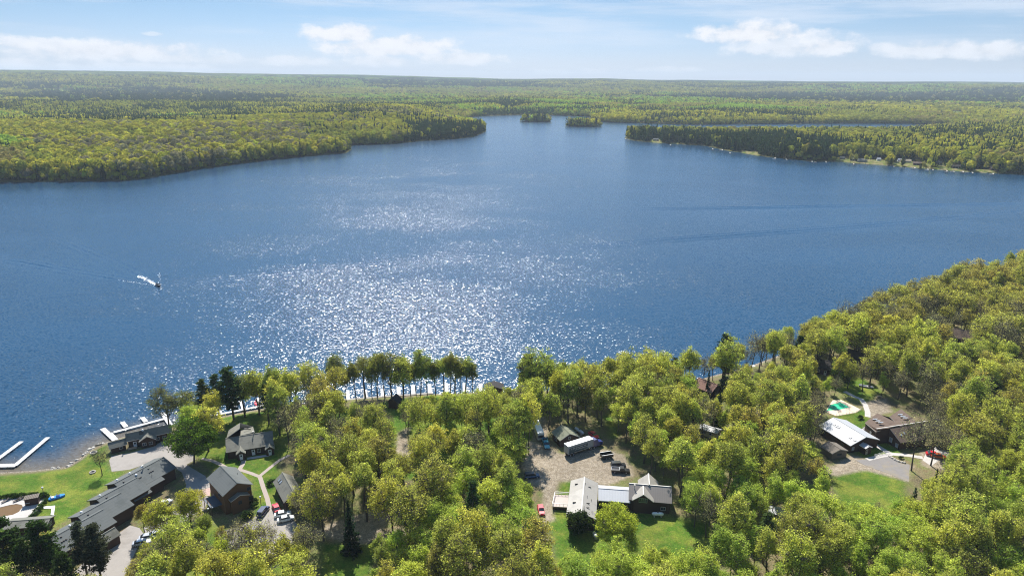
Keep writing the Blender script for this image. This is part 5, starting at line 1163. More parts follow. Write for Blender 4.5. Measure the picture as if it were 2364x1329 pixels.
# ------------------------------------------------------------------ pools
def pool(name, label, out, inn, watm, deckm, cop=.12):
    c_ = sum((P(*q, G) for q in out), Vector()) / len(out); r_ = thing(name, label, 'pool', (c_.x, c_.y, G)); b = MB()
    bm = bmesh.new(); z = G + cop
    vo = [bm.verts.new((*P(*q, G)[:2], z)) for q in out]; vi = [bm.verts.new((*P(*q, G)[:2], z)) for q in inn]
    eo = [bm.edges.new((vo[k], vo[(k + 1) % len(vo)])) for k in range(len(vo))]; ei = [bm.edges.new((vi[k], vi[(k + 1) % len(vi)])) for k in range(len(vi))]
    bmesh.ops.triangle_fill(bm, edges=eo + ei, use_beauty=True)
    ex = bmesh.ops.extrude_face_region(bm, geom=bm.faces[:]); bmesh.ops.translate(bm, verts=[v for v in ex['geom'] if isinstance(v, bmesh.types.BMVert)], vec=(0, 0, -(cop - .004)))
    bmesh.ops.recalc_face_normals(bm, faces=bm.faces); bmesh.ops.translate(bm, verts=bm.verts, vec=(-c_.x, -c_.y, -G))
    me = bpy.data.meshes.new('deck'); bm.to_mesh(me); bm.free(); me.materials.append(deckm); o = bpy.data.objects.new('deck', me); COL.objects.link(o); o.parent = r_
    b = MB(); b.quad(*[(*P(*q, G)[:2], G + .045) for q in inn]); w_ = b.build('pool_water', watm, r_); bm = bmesh.new(); bm.from_mesh(w_.data); bmesh.ops.triangulate(bm, faces=bm.faces); bm.to_mesh(w_.data); bm.free()
    return r_
BROWNW = water_mat('brown_pool_water', (.16, .095, .035), .12); GREENW = water_mat('green_pool_water', (.05, .52, .29), .12)
pool('swimming_pool', 'kidney-shaped pool of brown water in a pale concrete deck', [(-60, 1150), (0, 1152), (40, 1148), (80, 1146), (98, 1150), (104, 1158), (90, 1178), (72, 1197), (52, 1207), (30, 1212), (-60, 1222)], [(-50, 1174), (0, 1171), (20, 1166), (38, 1163), (50, 1165), (53, 1170), (46, 1178), (44, 1181), (30, 1188), (5, 1192), (-50, 1196)], BROWNW, CONC)
pool('swimming_pool', 'green swimming pool with a pale deck in the right-hand clearing', [(1922, 924), (1940, 922), (1987, 945), (1976, 952), (1930, 960), (1905, 950)], [(1918, 934), (1940, 928.5), (1961, 940), (1937, 946), (1908, 948)], GREENW, M('tan_deck', hexc(212, 192, 168), .9, .08, 1.0))
def fence(label, pts, h, n, mat, cat='fence', mesh=True):
    p0 = P(*pts[0], G); r_ = thing('pool_fence', label, cat, (p0.x, p0.y, G)); pb = MB(); rb = MB()
    for k in range(len(pts) - 1):
        A_, B_ = P(*pts[k], G), P(*pts[k + 1], G); m_ = max(1, round((B_ - A_).length / n))
        for j in range(m_ + 1): q = A_.lerp(B_, j / m_); pb.bar(q, q + Vector((0, 0, h)), .07)
        for hh in (.15, .5 * h, h - .05): rb.bar(A_ + Vector((0, 0, hh)), B_ + Vector((0, 0, hh)), .04)
    pb.build('post', mat, r_); rb.build('rail', mat, r_)
fence('thin metal fence along the green pool deck', [(1930, 961), (1976, 953), (1988, 946)], 1.1, 1.6, TRIM); fence('thin fence round the brown pool deck corner', [(104, 1158), (90, 1180), (72, 1199), (52, 1209)], 1.2, 2.0, M('green_mesh', (.06, .14, .08), .6)); fence('white railing beside the ramp path of the hall', [(2018, 1054), (2036, 1049), (2052, 1046)], .9, 1.2, WHITE, 'railing')
# pool bar hut, loungers, lamp posts, boat, boards
p_ = P(76, 1162, G); r_ = thing('bar_hut', 'dark slatted bar hut on the brown pool deck', 'hut', (p_.x, p_.y, G), .4); b = MB(); b.box(-1.6, 1.6, -.9, .9, .12, 2.3); b.build('wall', WALL_D, r_, local=True); b = MB()
for k in range(9): b.box(-1.8 + k * .42, -1.5 + k * .42, -1.2, 1.2, 2.31, 2.4)
b.build('roof', WALL_G, r_, local=True); b = MB(); b.box(-1.65, -.4, -1.15, -.92, 1.0, 1.1); b.build('counter', TRIM, r_, local=True)
for k, (px, py, a) in enumerate(((13, 1158, 60), (40, 1156, 55), (46, 1154, 55))):
    p_ = P(px, py, G); r_ = thing('sun_lounger', ['dark lounger at the left of the brown pool deck', 'grey lounger above the brown pool, lower one', 'grey lounger above the brown pool, upper one'][k], 'lounger', (p_.x, p_.y, G + .12), math.radians(a)); m_ = M('lounger_cloth', (.12, .1, .09), .8)
    b = MB(); b.box(-1, .4, -.32, .32, .3, .38); b.build('seat', m_, r_, local=True); b = MB(); b.prism([(.4, -.32, .4), (.4, .32, .4), (1.0, .32, .85), (1.0, -.32, .85)], .07); b.build('backrest', m_, r_, local=True); b = MB()
    for x in (-.8, .3):
        for y in (-.28, .28): b.bar((x, y, 0), (x, y, .3), .05)
    b.build('leg', TRIM_D, r_, local=True)
def lamp_post(label, px, py, h=3.4):
    p_ = P(px, py, G); r_ = thing('lamp_post', label, 'lamp post', (p_.x, p_.y, G)); MB().tube([(0, 0, 0), (0, 0, h)], [.09, .06], 8).build('pole', TRIM_D, r_, local=True)
    b = MB(); b.tube([(0, 0, h), (0, 0, h + .08), (0, 0, h + .28), (0, 0, h + .48), (0, 0, h + .55)], [.08, .22, .3, .22, .03], 10); b.build('globe', WHITE, r_, local=True, smooth=True)
lamp_post('white globe lamp post at the brown pool corner', 103, 1150); lamp_post('white globe lamp post on the grass above the dark blue car', 603.5, 1172); lamp_post('white globe lamp post at the lower corner of the tall brown house', 484, 1200)
p_ = P(131, 1149, G); r_ = thing('paddle_boat', 'bright blue paddle boat lying on the lawn beside the pool', 'boat', (p_.x, p_.y, G), math.radians(35)); b = MB()
b.loft([rring(x, w, .02, z1, .85) for x, w, z1 in ((-2.0, .5, .4), (-1.7, .75, .55), (.9, .8, .6), (1.7, .6, .62), (2.1, .25, .6))]); b.build('hull', paint('bright_blue_plastic', (.02, .22, .62), .35), r_, local=True)
for x in (-.9, .5): b = MB(); b.box(x - .35, x + .35, -.5, .5, .6, .72); b.box(x - .42, x - .3, -.5, .5, .7, 1.1); b.build('seat', WHITEP if x < 0 else BLUEP, r_, local=True)
b = MB(); b.prism([W3(100, 1168.5, .15), W3(127, 1166, .15), W3(124, 1188, .15), W3(117, 1187, .15), W3(119, 1172.5, .15), W3(101, 1173, .15)], .14); o = b.build('boardwalk', WHITE); struct(o)
def ringthing(name, label, px, py, R_, mat, cat):
    p_ = P(px, py, G); r_ = thing(name, label, cat, (p_.x, p_.y, G)); b = MB(); n = 14
    for k in range(n):
        a = 2 * pi * k / n; b.box(R_ * math.cos(a) - .16, R_ * math.cos(a) + .16, R_ * math.sin(a) - .16, R_ * math.sin(a) + .16, 0, .28 + .05 * (k % 3))
    b.build('stone_ring', mat, r_, local=True); MB().tube([(0, 0, 0), (0, 0, .07)], R_ * .8, 12).build('ash', CHAS, r_, local=True)
ringthing('fire_pit', 'dark-centred stone fire ring on the lawn by the thin bare tree', 214, 1090, .75, M('pale_stone', (.42, .39, .34), .9, .2, 2), 'fire pit'); ringthing('fire_pit', 'pale stone ring on the lawn near the shore corner', 216, 1045, .95, M('pale_stone', (.42, .39, .34)), 'fire pit')
def bench(label, px, py, ang, L=2.0):
    p_ = P(px, py, G); r_ = thing('bench', label, 'bench', (p_.x, p_.y, G), math.radians(ang)); m_ = M('bench_wood', (.35, .27, .19), .85, .2, 2); MB().box(-L / 2, L / 2, -.22, .22, .42, .48).build('seat', m_, r_, local=True); b = MB()
    for x in (-L * .4, L * .4): b.box(x - .05, x + .05, -.2, .2, 0, .42)
    b.build('leg', m_, r_, local=True); MB().box(-L / 2, L / 2, .2, .26, .5, .9).build('backrest', m_, r_, local=True)
bench('wooden bench facing the water at the shore corner', 228, 1031, 30); bench('bench on the gravel below the shore lodge door', 306, 1038, 28, 2.6)
p_ = P(2030, 918, G); r_ = thing('picnic_table', 'picnic table on the sandy patch above the skylit house', 'picnic table', (p_.x, p_.y, G), -.5); m_ = M('bench_wood', (.35, .27, .19)); MB().box(-1, 1, -.4, .4, .7, .76).build('tabletop', m_, r_, local=True)
for sd in (-1, 1): MB().box(-1, 1, sd * .75 - .14, sd * .75 + .14, .42, .47).build('seat', m_, r_, local=True)
b = MB()
for x in (-.7, .7): b.bar((x, -.75, 0), (x, .2, .7), .09); b.bar((x, .75, 0), (x, -.2, .7), .09)
b.build('leg', m_, r_, local=True)
def rowboat(name, label, px, py, ang, L, mat, z=G, cat='boat', group=None, top=None):
    p_ = P(px, py, z); r_ = thing(name, label, cat, (p_.x, p_.y, z), math.radians(ang), group); b = MB(); w = L * .17
    b.loft([[(x, -k * w, .55), (x, -k * w * .6, .02), (x, k * w * .6, .02), (x, k * w, .55), (x, k * w * .8, .5), (x, k * w * .6, .2), (x, -k * w * .6, .2), (x, -k * w * .8, .5)] for x, k in ((-L / 2, .9), (-L * .2, 1), (L * .15, 1), (L * .36, .7), (L * .5, .08))]); b.build('hull', mat, r_, local=True)
    b = MB()
    for x in (-L * .25, L * .05): b.box(x - .13, x + .13, -w * .75, w * .75, .36, .42)
    b.build('seat', TRIM, r_, local=True)
    if top is not None:
        b = MB(); b.box(-L * .4, L * .3, -w * 1.05, w * 1.05, 1.7, 1.78); b.build('canopy', top, r_, local=True); b = MB()
        for x in (-L * .36, L * .26):
            for sd in (-1, 1): b.bar((x, sd * w * .9, .5), (x, sd * w * .9, 1.7), .06)
        b.build('canopy_post', TRIM, r_, local=True)
    return r_
rowboat('rowing_boat', 'grey aluminium boat upside by the trees above the pool path', 2000, 893, -28, 5.5, SILV)
rowboat('moored_boat', 'red and dark boat tied at the walkway end', 593, 931, -75, 5, REDP, 0.05, top=None); rowboat('moored_boat', 'dark boat tied behind the lodge pines', 545, 938, -75, 5.5, BLACKP, .05); rowboat('moored_boat', 'brown boat tied near the walkway foot', 496, 950, -75, 5, M('brown_boat', (.2, .12, .08), .6), .05)
# speedboat and wakes
p_ = P(366, 660, 0); bx, by = p_.x, p_.y; bh = math.atan2(*reversed((P(374, 664, 0) - P(352, 653, 0))[:2]))
r_ = thing('speedboat', 'black speedboat with a white bow running ahead of its foam wake', 'boat', (bx, by, 0.1), bh); b = MB()
b.loft([[(x, -k, z1), (x, -k * .75, .0 + lift), (x, k * .75, .0 + lift), (x, k, z1)] for x, k, z1, lift in ((-2.9, 1.05, .75, 0), (-.5, 1.15, .85, 0), (1.4, .95, 1.0, .15), (2.4, .55, 1.15, .45), (2.9, .08, 1.2, .9))]); b.build('hull', BLACKP, r_, local=True)
b = MB(); b.prism([(1.0, -.85, 1.05), (2.2, -.5, 1.2), (2.8, 0, 1.26), (2.2, .5, 1.2), (1.0, .85, 1.05)], .06); b.build('bow_deck', WHITEP, r_, local=True)
b = MB(); b.prism([(.5, -.8, .9), (.5, .8, .9), (.15, .7, 1.5), (.15, -.7, 1.5)], .05); b.build('windscreen', GLASS, r_, local=True)
for y in (-.4, .4): b = MB(); b.box(-.9, -.3, y - .25, y + .25, .86, 1.3); b.build('seat', TRIM_D, r_, local=True)
b = MB(); b.box(-3.3, -2.85, -.25, .25, .3, 1.3); b.build('outboard_motor', CHAS, r_, local=True)
FOAM = M('water_foam', (.82, .86, .9), .8, .1, 2); fb_ = MB(); rn = random.Random(9)
ux, uy = math.cos(bh), math.sin(bh)
def foam_patch(s, o, r__):
    x = bx - ux * s - uy * o; y = by - uy * s + ux * o; n = 6; a0 = rn.uniform(0, 6)
    fb_.prism([(x + r__ * rn.uniform(.5, 1) * math.cos(a0 + k * pi / 3), y + r__ * rn.uniform(.5, 1) * math.sin(a0 + k * pi / 3), .07 + rn.uniform(0, .2)) for k in range(n)], .08)
for k in range(240): s = 2.6 + 30 * rn.random() ** 1.7; foam_patch(s, rn.gauss(0, .35 + .02 * s), rn.uniform(.3, .7))
for k in range(16): s = rn.uniform(-.5, 7); sd = rn.choice((-1, -1, 1)); foam_patch(s, sd * (1.1 + .33 * s) + rn.gauss(0, .25), rn.uniform(.12, .32))
for k in range(70): s = rn.uniform(8, 30); foam_patch(s, rn.choice((-1, 1)) * (1 + .36 * s) + rn.gauss(0, .5), rn.uniform(.15, .4))
o = fb_.build('foam', FOAM); o['kind'] = 'stuff'
def wake(pts, crests, gap, amp, md=.38):
    """low swell left by a boat: a few ridges side by side along a line on the lake"""
    c = [P(a, q, 0) for a, q in pts]; dense = []
    for k in range(len(c) - 1):
        n = max(2, int((c[k + 1] - c[k]).length / 6))
        for j in range(n): dense.append(c[k].lerp(c[k + 1], j / n))
    dense.append(c[-1]); b = MB(); m_ = crests * 8 + 1; Wd = crests * gap; rings = []
    for k, q in enumerate(dense):
        d_ = (dense[min(k + 1, len(dense) - 1)] - dense[max(k - 1, 0)]).normalized(); nv = Vector((-d_.y, d_.x, 0)); fade = min(1, k / 8, (len(dense) - 1 - k) / 8) if len(dense) > 16 else .5; row = []
        for j in range(m_):
            v = (j / (m_ - 1) - .5) * Wd; env = math.sin(pi * j / (m_ - 1)) ** .7 if 0 < j < m_ - 1 else 0
            z = (.5 - .5 * math.cos(2 * pi * crests * j / (m_ - 1))) * amp * env * fade * (1 - md + md * math.sin(k * .31 + 1.7 * math.sin(k * .113))); x = q + nv * (v + .3 * math.sin(k * .23)); row.append((x.x, x.y, .012 + z))
        rings.append(row)
    b.loft(rings, cap=False, close=False); o = b.build('boat_wake', MAT_WATER, smooth=True); o['kind'] = 'stuff'
wake([(-60, 697), (0, 690), (180, 673), (365, 657), (600, 635), (880, 606), (1080, 590), (1300, 572), (1330, 570)], 3, 6.0, .15)
wake([(1290, 573), (1600, 548), (1850, 531), (2100, 510), (2420, 480)], 3, 7.0, .42, .12); wake([(1440, 482), (1700, 479), (2000, 474), (2420, 468)], 2, 9, .55, .12)
wake([(352, 655), (300, 648), (230, 636), (150, 622), (60, 605), (-40, 594)], 3, 5, .5); wake([(352, 650), (320, 632), (270, 608), (200, 578), (120, 545)], 3, 5, .42); wake([(362, 640), (345, 610), (330, 585)], 3, 5.0, .3)
# ------------------------------------------------------------------ far cottages, docks and boats
def gz(px, py):
    p_ = P(px, py, 2); return float(relief(np.array([p_.x]), np.array([p_.y]))[0])
far_h = [(1944, 368, 8, 5, WALL_G, SHING, 'grey cottage, furthest left in the peninsula shore row'), (1971, 371, 10, 6, WALL_D, SHING_D, 'low dark cottage beside the pale long one on the peninsula shore'), (1990, 373, 14, 7, WALL_S, SHING, 'pale long cottage on the open peninsula lawn'), (2028, 371, 6, 6, WHITE, METAL_W, 'small white boathouse on the peninsula lawn'),
         (2076, 373, 6, 6, WHITE, METAL_W, 'white gabled cottage end beside the tan bungalow'), (2090, 375, 15, 8, WALL_S, M('tan_shingle', hexc(150, 138, 116), .9, .1), 'tan bungalow on the peninsula shore'), (2121, 381, 16, 10, WALL_D, SHING_B, 'large brown-roofed cottage on the peninsula shore'), (2166, 379, 8, 8, WALL_D, SHING_D, 'dark gabled boathouse at the head of the sandy ramp'),
         (2207, 388, 12, 9, WALL_D, DARKR, 'dark cottage behind the pines right of the sandy ramp'), (2238, 374, 14, 8, WALL_S, SHING_G, 'pale cottage set back right of the sandy ramp'), (2254, 377, 13, 7, WALL_D, SHING_D, 'dark long cottage set back, right of the pale one'), (2299, 393, 17, 10, WALL_D, DARKR, 'large dark cottage furthest right on the peninsula shore'), (1514, 325, 11, 9, WALL_G, SHING_D, 'grey cottage on the peninsula tip'), (1680, 288.5, 12, 8, WHITE, METAL_W, 'white cottage on the far bay shore')]
for px, py, L, Wd, wm, rm, lb in far_h:
    small_house('lake_cottage', lb, px, py, L, Wd, random.uniform(-24, -6), 2.6, 4.8, wm, rm, gz(px, py), True, 'cottage', 'cottages on the peninsula shore')
fd_ = [(1971, 380), (2064, 385), (2112, 389), (2143, 392), (2154, 393), (2187, 396), (2203, 397), (2224, 398), (2246, 400), (2293, 402.5), (1646, 345), (1668, 347), (1686, 354), (1790, 366), (1817, 369), (1875, 374), (1908, 375), (1446, 322), (1549, 335.5), (1618, 290)]
for k, (px, py) in enumerate(fd_):
    p_ = P(px, py, .5); dock('lake_dock', f'grey dock at the far shore ' + (['before the open lawn', 'at the tan bungalow', 'before the brown-roofed cottage', 'left of the sandy ramp', 'beside the sandy ramp'] + ['right of the sandy ramp'] * 4 + ['furthest right on the peninsula'] + ['below the dark pine stand'] * 7 + ['at the peninsula tip', 'at the clearing near the tip', 'across the bay'])[k], [((px, py), (px + random.uniform(-3, 1), py - 3.2 * (900 / max(700, p_.y))), 1.6)], 'docks on the far shore', .8, GREYD)
fbts = [(2057, 384, 5), (2094, 388, 6), (2125, 390, 8), (2108, 391, 6), (2139, 393, 6), (2184, 395, 9), (2183, 399, 5), (2198, 397, 7), (2221, 400, 6), (2232, 400, 6), (2290, 403, 8), (1644, 347, 8), (1664, 348, 8), (1787, 368, 7), (1872, 375, 8), (1882, 376, 6), (1450, 324, 9), (1720, 290, 9)]
for k, (px, py, L) in enumerate(fbts):
    rowboat('lake_boat', ('grey canopied boat moored ', 'white boat moored ', 'dark boat moored ')[k % 3] + (['below the twin dark spires', 'at the tan bungalow', 'at the brown-roofed cottage', 'between the bungalow and the brown cottage', 'right of the brown cottage', 'at the sandy ramp, the largest', 'on open water off the sandy ramp', 'right of the ramp', 'far along the right shore, left one', 'far along the right shore, right one', 'before the large dark cottage', 'below the left pine stand, left', 'below the left pine stand, right', 'below the middle pine stand', 'at the end of the pine stand, left', 'at the end of the pine stand, right', 'at the peninsula tip', 'in the far bay'])[k], px, py, random.uniform(-40, 20), L * .75, (SILV, WHITEP, CHAS)[k % 3], .15, 'boat', 'boats moored at the far shore', WALL_S if k % 3 == 0 else None)
# shrubs round the pool and houses
SH = 'shrubs along the brown pool deck'
for k in range(22):
    if k < 10: px, py = 0 + k * 9, 1150.5 - k * .7 + random.uniform(-1, 1)
    elif k < 17: px, py = 106 - (k - 10) * 6, 1158 + (k - 10) * 7.3
    else: px, py = 92 + (k - 17) * 4, 1146 + random.uniform(-2, 4)
    p_ = P(px, py, G); plant('shrub', p_.x, p_.y, G, random.uniform(.9, 1.6), 'low dark green shrub planted along the brown pool deck', SH, tint=(.04, .075, .018))
for px, py, H, lb in ((586, 1160, 1.6, 'small shrub at the right wall of the tall brown house, upper'), (588, 1170, 1.4, 'small shrub at the right wall of the tall brown house, lower'), (566, 1196, 2.2, 'dark shrub at the lower corner of the tall brown house'), (578, 1192, 1.8, 'dark shrub beside the visitor car park edge'), (628, 1118, 1.8, 'shrub at the wall of the half-hidden grey cottage'), (1985, 966, 1.5, 'dark shrub at the steps of the skylit house'), (1345, 1188, 1.5, 'low shrub against the deck house gable'), (2080, 1058, 1.0, 'small shrub in the stone-edged bed by the car park')):
    p_ = P(px, py, G); plant('shrub', p_.x, p_.y, G, H, lb, tint=(.04, .07, .02))
bd = MB(); rn = random.Random(3)
r_ = thing('stone_border', 'curved row of pale boulders edging the bed beside the car park', 'stone border', (*P(2070, 1062, G)[:2], G))
for k in range(14):
    tt = k / 13; px = 2052 + 36 * tt; py = 1052 + 16 * tt + 3 * math.sin(tt * 3); p_ = P(px, py, G); s = rn.uniform(.25, .5); b0 = len(bd.v)
    bd.loft([[(p_.x + s * rr_ * math.cos(2 * pi * j / 7 + k) * rn.uniform(.8, 1.1), p_.y + s * rr_ * math.sin(2 * pi * j / 7 + k), G + z * s) for j in range(7)] for rr_, z in ((.9, 0), (1, .5), (.6, 1.0))])
bd.build('boulders', M('pale_stone', (.42, .39, .34)), r_)
# rocks along the left beach
rk = MB(); rn = random.Random(5); path_ = [(120, 1081), (153, 1078), (170, 1067), (178, 1062), (195, 1047), (207, 1037), (225, 1027.5), (245, 1021)]
for k in range(60):
    i = rn.randrange(len(path_) - 1); a, c_ = path_[i], path_[i + 1]; tt = rn.random(); p_ = P(a[0] + (c_[0] - a[0]) * tt, a[1] + (c_[1] - a[1]) * tt, .4); s = rn.uniform(.2, .6); x, y = p_.x + rn.gauss(0, .4), p_.y + rn.gauss(0, .4)
    rk.loft([[(x + s * q * math.cos(2 * pi * j / 6 + k) * rn.uniform(.8, 1.2), y + s * q * math.sin(2 * pi * j / 6 + k), .1 + z * s) for j in range(6)] for q, z in ((1, 0), (.95, .6), (.5, 1.1))])
o = rk.build('shore_rocks', M('pale_stone', (.42, .39, .34))); o['kind'] = 'stuff'
# ------------------------------------------------------------------ the far forest: one mass
FOREST_LEAF = leaf_mat('forest_leaves', .42, 'tint')
def crown_template(seed, n, conifer):
    g = np.random.default_rng(seed)
    if conifer:
        q = g.uniform(0, 1, n) ** 1.3; a = g.uniform(0, 2 * pi, n); r_ = (1 - q) ** .8 * .72 * g.uniform(.6, 1.1, n) + .03
        C = np.stack([np.cos(a) * r_, np.sin(a) * r_, q * 2.1 - .35], -1); N_ = unit(np.stack([np.cos(a), np.sin(a), .7 + 0 * a], -1) + g.normal(size=(n, 3)) * .35); S = g.uniform(.15, .27, n) * (1.1 - .6 * q)
    else:
        c_ = g.uniform(-.5, 1, n); a = g.uniform(0, 2 * pi, n); s_ = np.sqrt(1 - c_ * c_); dv = np.stack([np.cos(a) * s_, np.sin(a) * s_, c_], -1)
        lob = unit(g.normal(size=(7, 3)) + np.array((0, 0, .6))); w = (dv @ lob.T).max(1); rad = .74 + .3 * sm(.6, .98, w)
        C = dv * rad[:, None] * np.array((1, 1, .85)) + np.array((0, 0, .1)); N_ = unit(dv + g.normal(size=(n, 3)) * .24); S = g.uniform(.17, .30, n)
    return C, N_, S
def mass(name, pts, ntri, trunkq):
    """pts: x,y,z,size,height,rgb,conifer -> one mesh of leaf triangles"""
    T = {c: [crown_template(k + 40 * c, ntri if not c else int(ntri * .8), c) for k in range(5)] for c in (0, 1)}
    VV = []; KK = []
    X_, Y_, Z_, SZ, HT, CO, IC = pts
    var = RNG.integers(0, 5, len(X_)); rot = RNG.uniform(0, 2 * pi, len(X_))
    for c in (0, 1):
        for k in range(5):
            m = (IC == c) & (var == k)
            if not m.any(): continue
            C, N_, S = T[c][k]; n = len(C); nt = int(m.sum())
            g = np.random.default_rng(k + 5 * c)
            u = unit(np.cross(N_, g.normal(size=(n, 3)))); v = unit(np.cross(N_, u)); s = (S * (1.25 if not c else 1.35))[:, None]
            tri = np.stack([C + u * s, C - u * s * .5 + v * s * .87, C - u * s * .5 - v * s * .87], 1)      # n,3,3
            cs, sn = np.cos(rot[m]), np.sin(rot[m])
            x = tri[None, ..., 0] * cs[:, None, None] - tri[None, ..., 1] * sn[:, None, None]; y = tri[None, ..., 0] * sn[:, None, None] + tri[None, ..., 1] * cs[:, None, None]
            sz = SZ[m][:, None, None]; ht = HT[m][:, None, None]
            V = np.stack([x * sz + X_[m][:, None, None], y * sz + Y_[m][:, None, None], np.broadcast_to(tri[None, ..., 2] * (sz * 1.15 if not c else ht * .45) + (ht - sz * 1.1 if not c else ht * .25) + Z_[m][:, None, None], x.shape)], -1)
            VV.append(V.reshape(-1, 3).astype(np.float32))
            jit = RNG.uniform(.88, 1.12, (nt, n, 1)).astype(np.float32)
            KK.append((CO[m][:, None, :] * jit).reshape(-1, 3).astype(np.float32))
    V = np.concatenate(VV); K = np.concatenate(KK); nf = len(V) // 3
    me = bpy.data.meshes.new(name)
    me.vertices.add(len(V)); me.vertices.foreach_set('co', V.ravel())
    me.loops.add(len(V)); me.loops.foreach_set('vertex_index', np.arange(len(V), dtype=np.int32))
    me.polygons.add(nf); me.polygons.foreach_set('loop_start', np.arange(0, len(V), 3, dtype=np.int32))
    me.update(calc_edges=False)
    at = me.attributes.new('tint', 'FLOAT_COLOR', 'FACE'); at.data.foreach_set('color', np.concatenate([K, np.ones((nf, 1), np.float32)], 1).ravel())
    me.materials.append(FOREST_LEAF)
    o = bpy.data.objects.new(name, me); COL.objects.link(o); o['kind'] = 'stuff'
    print(name, len(X_), 'trees', nf, 'faces')
    return o
def scatter(r0_, r1_, sp, half=46):
    """jittered points over the wedge in view, on land, clear of yards"""
    xs = np.arange(-r1_, r1_, sp); ys = np.arange(300, r1_, sp)
    x, y = np.meshgrid(xs, ys); x = x.ravel() + RNG.uniform(-.48, .48, x.size) * sp; y = y.ravel() + RNG.uniform(-.48, .48, y.size) * sp
    r = np.hypot(x, y); k = (r > r0_) & (r < r1_) & (np.abs(np.degrees(np.arctan2(x, y))) < half)
    x, y = x[k], y[k]; d = land_d(x, y); k = d > 3.5; x, y, d = x[k], y[k], d[k]
    k = np.ones(len(x), bool)
    for q in YARDS: k &= ~inpoly(q, x, y)
    k &= ~((x > -200) & (x < 420) & (y < 560)); k &= clearing(x, y) < .71
    return x[k], y[k], d[k]
def forest_pts(r0_, r1_, sp, s0, s1, h0, h1, half=46, tone=1.0):
    x, y, d = scatter(r0_, r1_, sp, half); n = len(x); j = RNG.random(n)
    col, ic = stand(x, y, j); col = col * tone * RNG.uniform(.72, 1.28, (n, 1)) * (1 + .12 * (RNG.random((n, 3)) - .5))
    sz = RNG.uniform(s0, s1, n); ht = RNG.uniform(h0, h1, n) * (1 + .12 * ic)
    return [x, y, relief(x, y, d) - .5, sz, ht, col, ic.astype(int)]
def cat(a, b): return [np.concatenate([p_, q_]) for p_, q_ in zip(a, b)]
def edge_pts(r0_, r1_, sp):
    x, y, d = scatter(r0_, r1_, sp, 43); k = d < 16; x, y, d = x[k], y[k], d[k]; col, ic = stand(x, y, RNG.random(len(x)) * .9); k = ~ic; x, y, d, col, ic = x[k], y[k], d[k], col[k], ic[k]; n = len(x)
    return [x, y, relief(x, y, d) - .3, RNG.uniform(2.4, 4.2, n), RNG.uniform(5, 11, n), col * RNG.uniform(.6, 1.05, (n, 1)), ic.astype(int) * 0]
f1 = cat(forest_pts(600, 1750, 7.4, 4.2, 6.6, 13, 24, 43), edge_pts(600, 2700, 4.2))
def arr(me):
    co = np.empty(len(me.vertices) * 3, np.float32); me.vertices.foreach_get('co', co); co = co.reshape(-1, 3)
    li = np.empty(len(me.loops), np.int32); me.loops.foreach_get('vertex_index', li); return co, li
def woodland(rest, part=.4, grow=1.55):
    """the part of the near wood beyond the first few hundred of each kind: one mass of the same crowns and stems"""
    CV = []; CT = []; TV = []; TF = []; base = 0; src = {}
    for x, y, H, kd in rest:
        kd = kd if kd in ('maple_tree', 'oak_tree', 'aspen_tree', 'bare_tree') else 'maple_tree'
        tm, cm, h0, _ = random.choice(PROTO[kd]); s = H / h0
        if cm.name not in src: src[cm.name] = arr(cm)[0].reshape(-1, 4, 3)
        Q = src[cm.name]; pick = RNG.choice(len(Q), int(len(Q) * part), replace=False); q = Q[pick]; c_ = q.mean(1, keepdims=True); q = c_ + (q - c_) * grow
        a = random.uniform(0, 6.28); R_ = np.array(((math.cos(a), math.sin(a), 0), (-math.sin(a), math.cos(a), 0), (0, 0, 1)), np.float32) * s
        CV.append((q @ R_ + np.array((x, y, G - .1), np.float32)).reshape(-1, 3)); jt = random.uniform(.84, 1.16); CT.append(np.array(random.choice(TINTS[kd])) * jt * RNG.uniform(.5, 1.5, (len(q), 1)))
        if tm.name not in src: src[tm.name] = (arr(tm)[0], [tuple(p_.vertices) for p_ in tm.polygons if len(p_.vertices) == 4][:180])
        co, fs = src[tm.name]; used = max(max(f) for f in fs) + 1
        TV.append(co[:used] @ R_ + np.array((x, y, G - .1), np.float32)); TF.append(np.array(fs, np.int32) + base); base += used
    CV = np.concatenate(CV); TV = np.concatenate(TV); TF = np.concatenate(TF); n = len(CV) // 4
    V = np.concatenate([CV, TV]); Fc = np.concatenate([np.arange(n * 4, dtype=np.int32).reshape(-1, 4), TF + len(CV)]); me = bpy.data.meshes.new('woodland')
    me.vertices.add(len(V)); me.vertices.foreach_set('co', V.astype(np.float32).ravel()); me.loops.add(Fc.size); me.loops.foreach_set('vertex_index', Fc.ravel().astype(np.int32))
    me.polygons.add(len(Fc)); me.polygons.foreach_set('loop_start', np.arange(0, Fc.size, 4, dtype=np.int32)); me.update(calc_edges=False)
    me.materials.append(FOREST_LEAF); me.materials.append(BARK); me.polygons.foreach_set('material_index', np.concatenate([np.zeros(n, np.int32), np.ones(len(TF), np.int32)]))
    K = np.ones((len(Fc), 4), np.float32); K[:n, :3] = np.concatenate(CT); at = me.attributes.new('tint', 'FLOAT_COLOR', 'FACE'); at.data.foreach_set('color', K.ravel())
    o = bpy.data.objects.new('woodland', me); COL.objects.link(o); o['kind'] = 'stuff'
if len(rest) > 1: woodland(rest)
if outside: woodland(outside, .13, 2.6)
f2 = forest_pts(1750, 3300, 9.0, 5.0, 7.6, 14, 23, 42, 1.0)
f3 = forest_pts(3300, 7600, 26, 11, 19, 15, 26, 41, .84)  # lower tone: self-shadow of the wide clumps put into their colour
mass('forest', f1, 95, 0)
mass('forest', f2, 40, 0); mass('forest', f3, 44, 0)
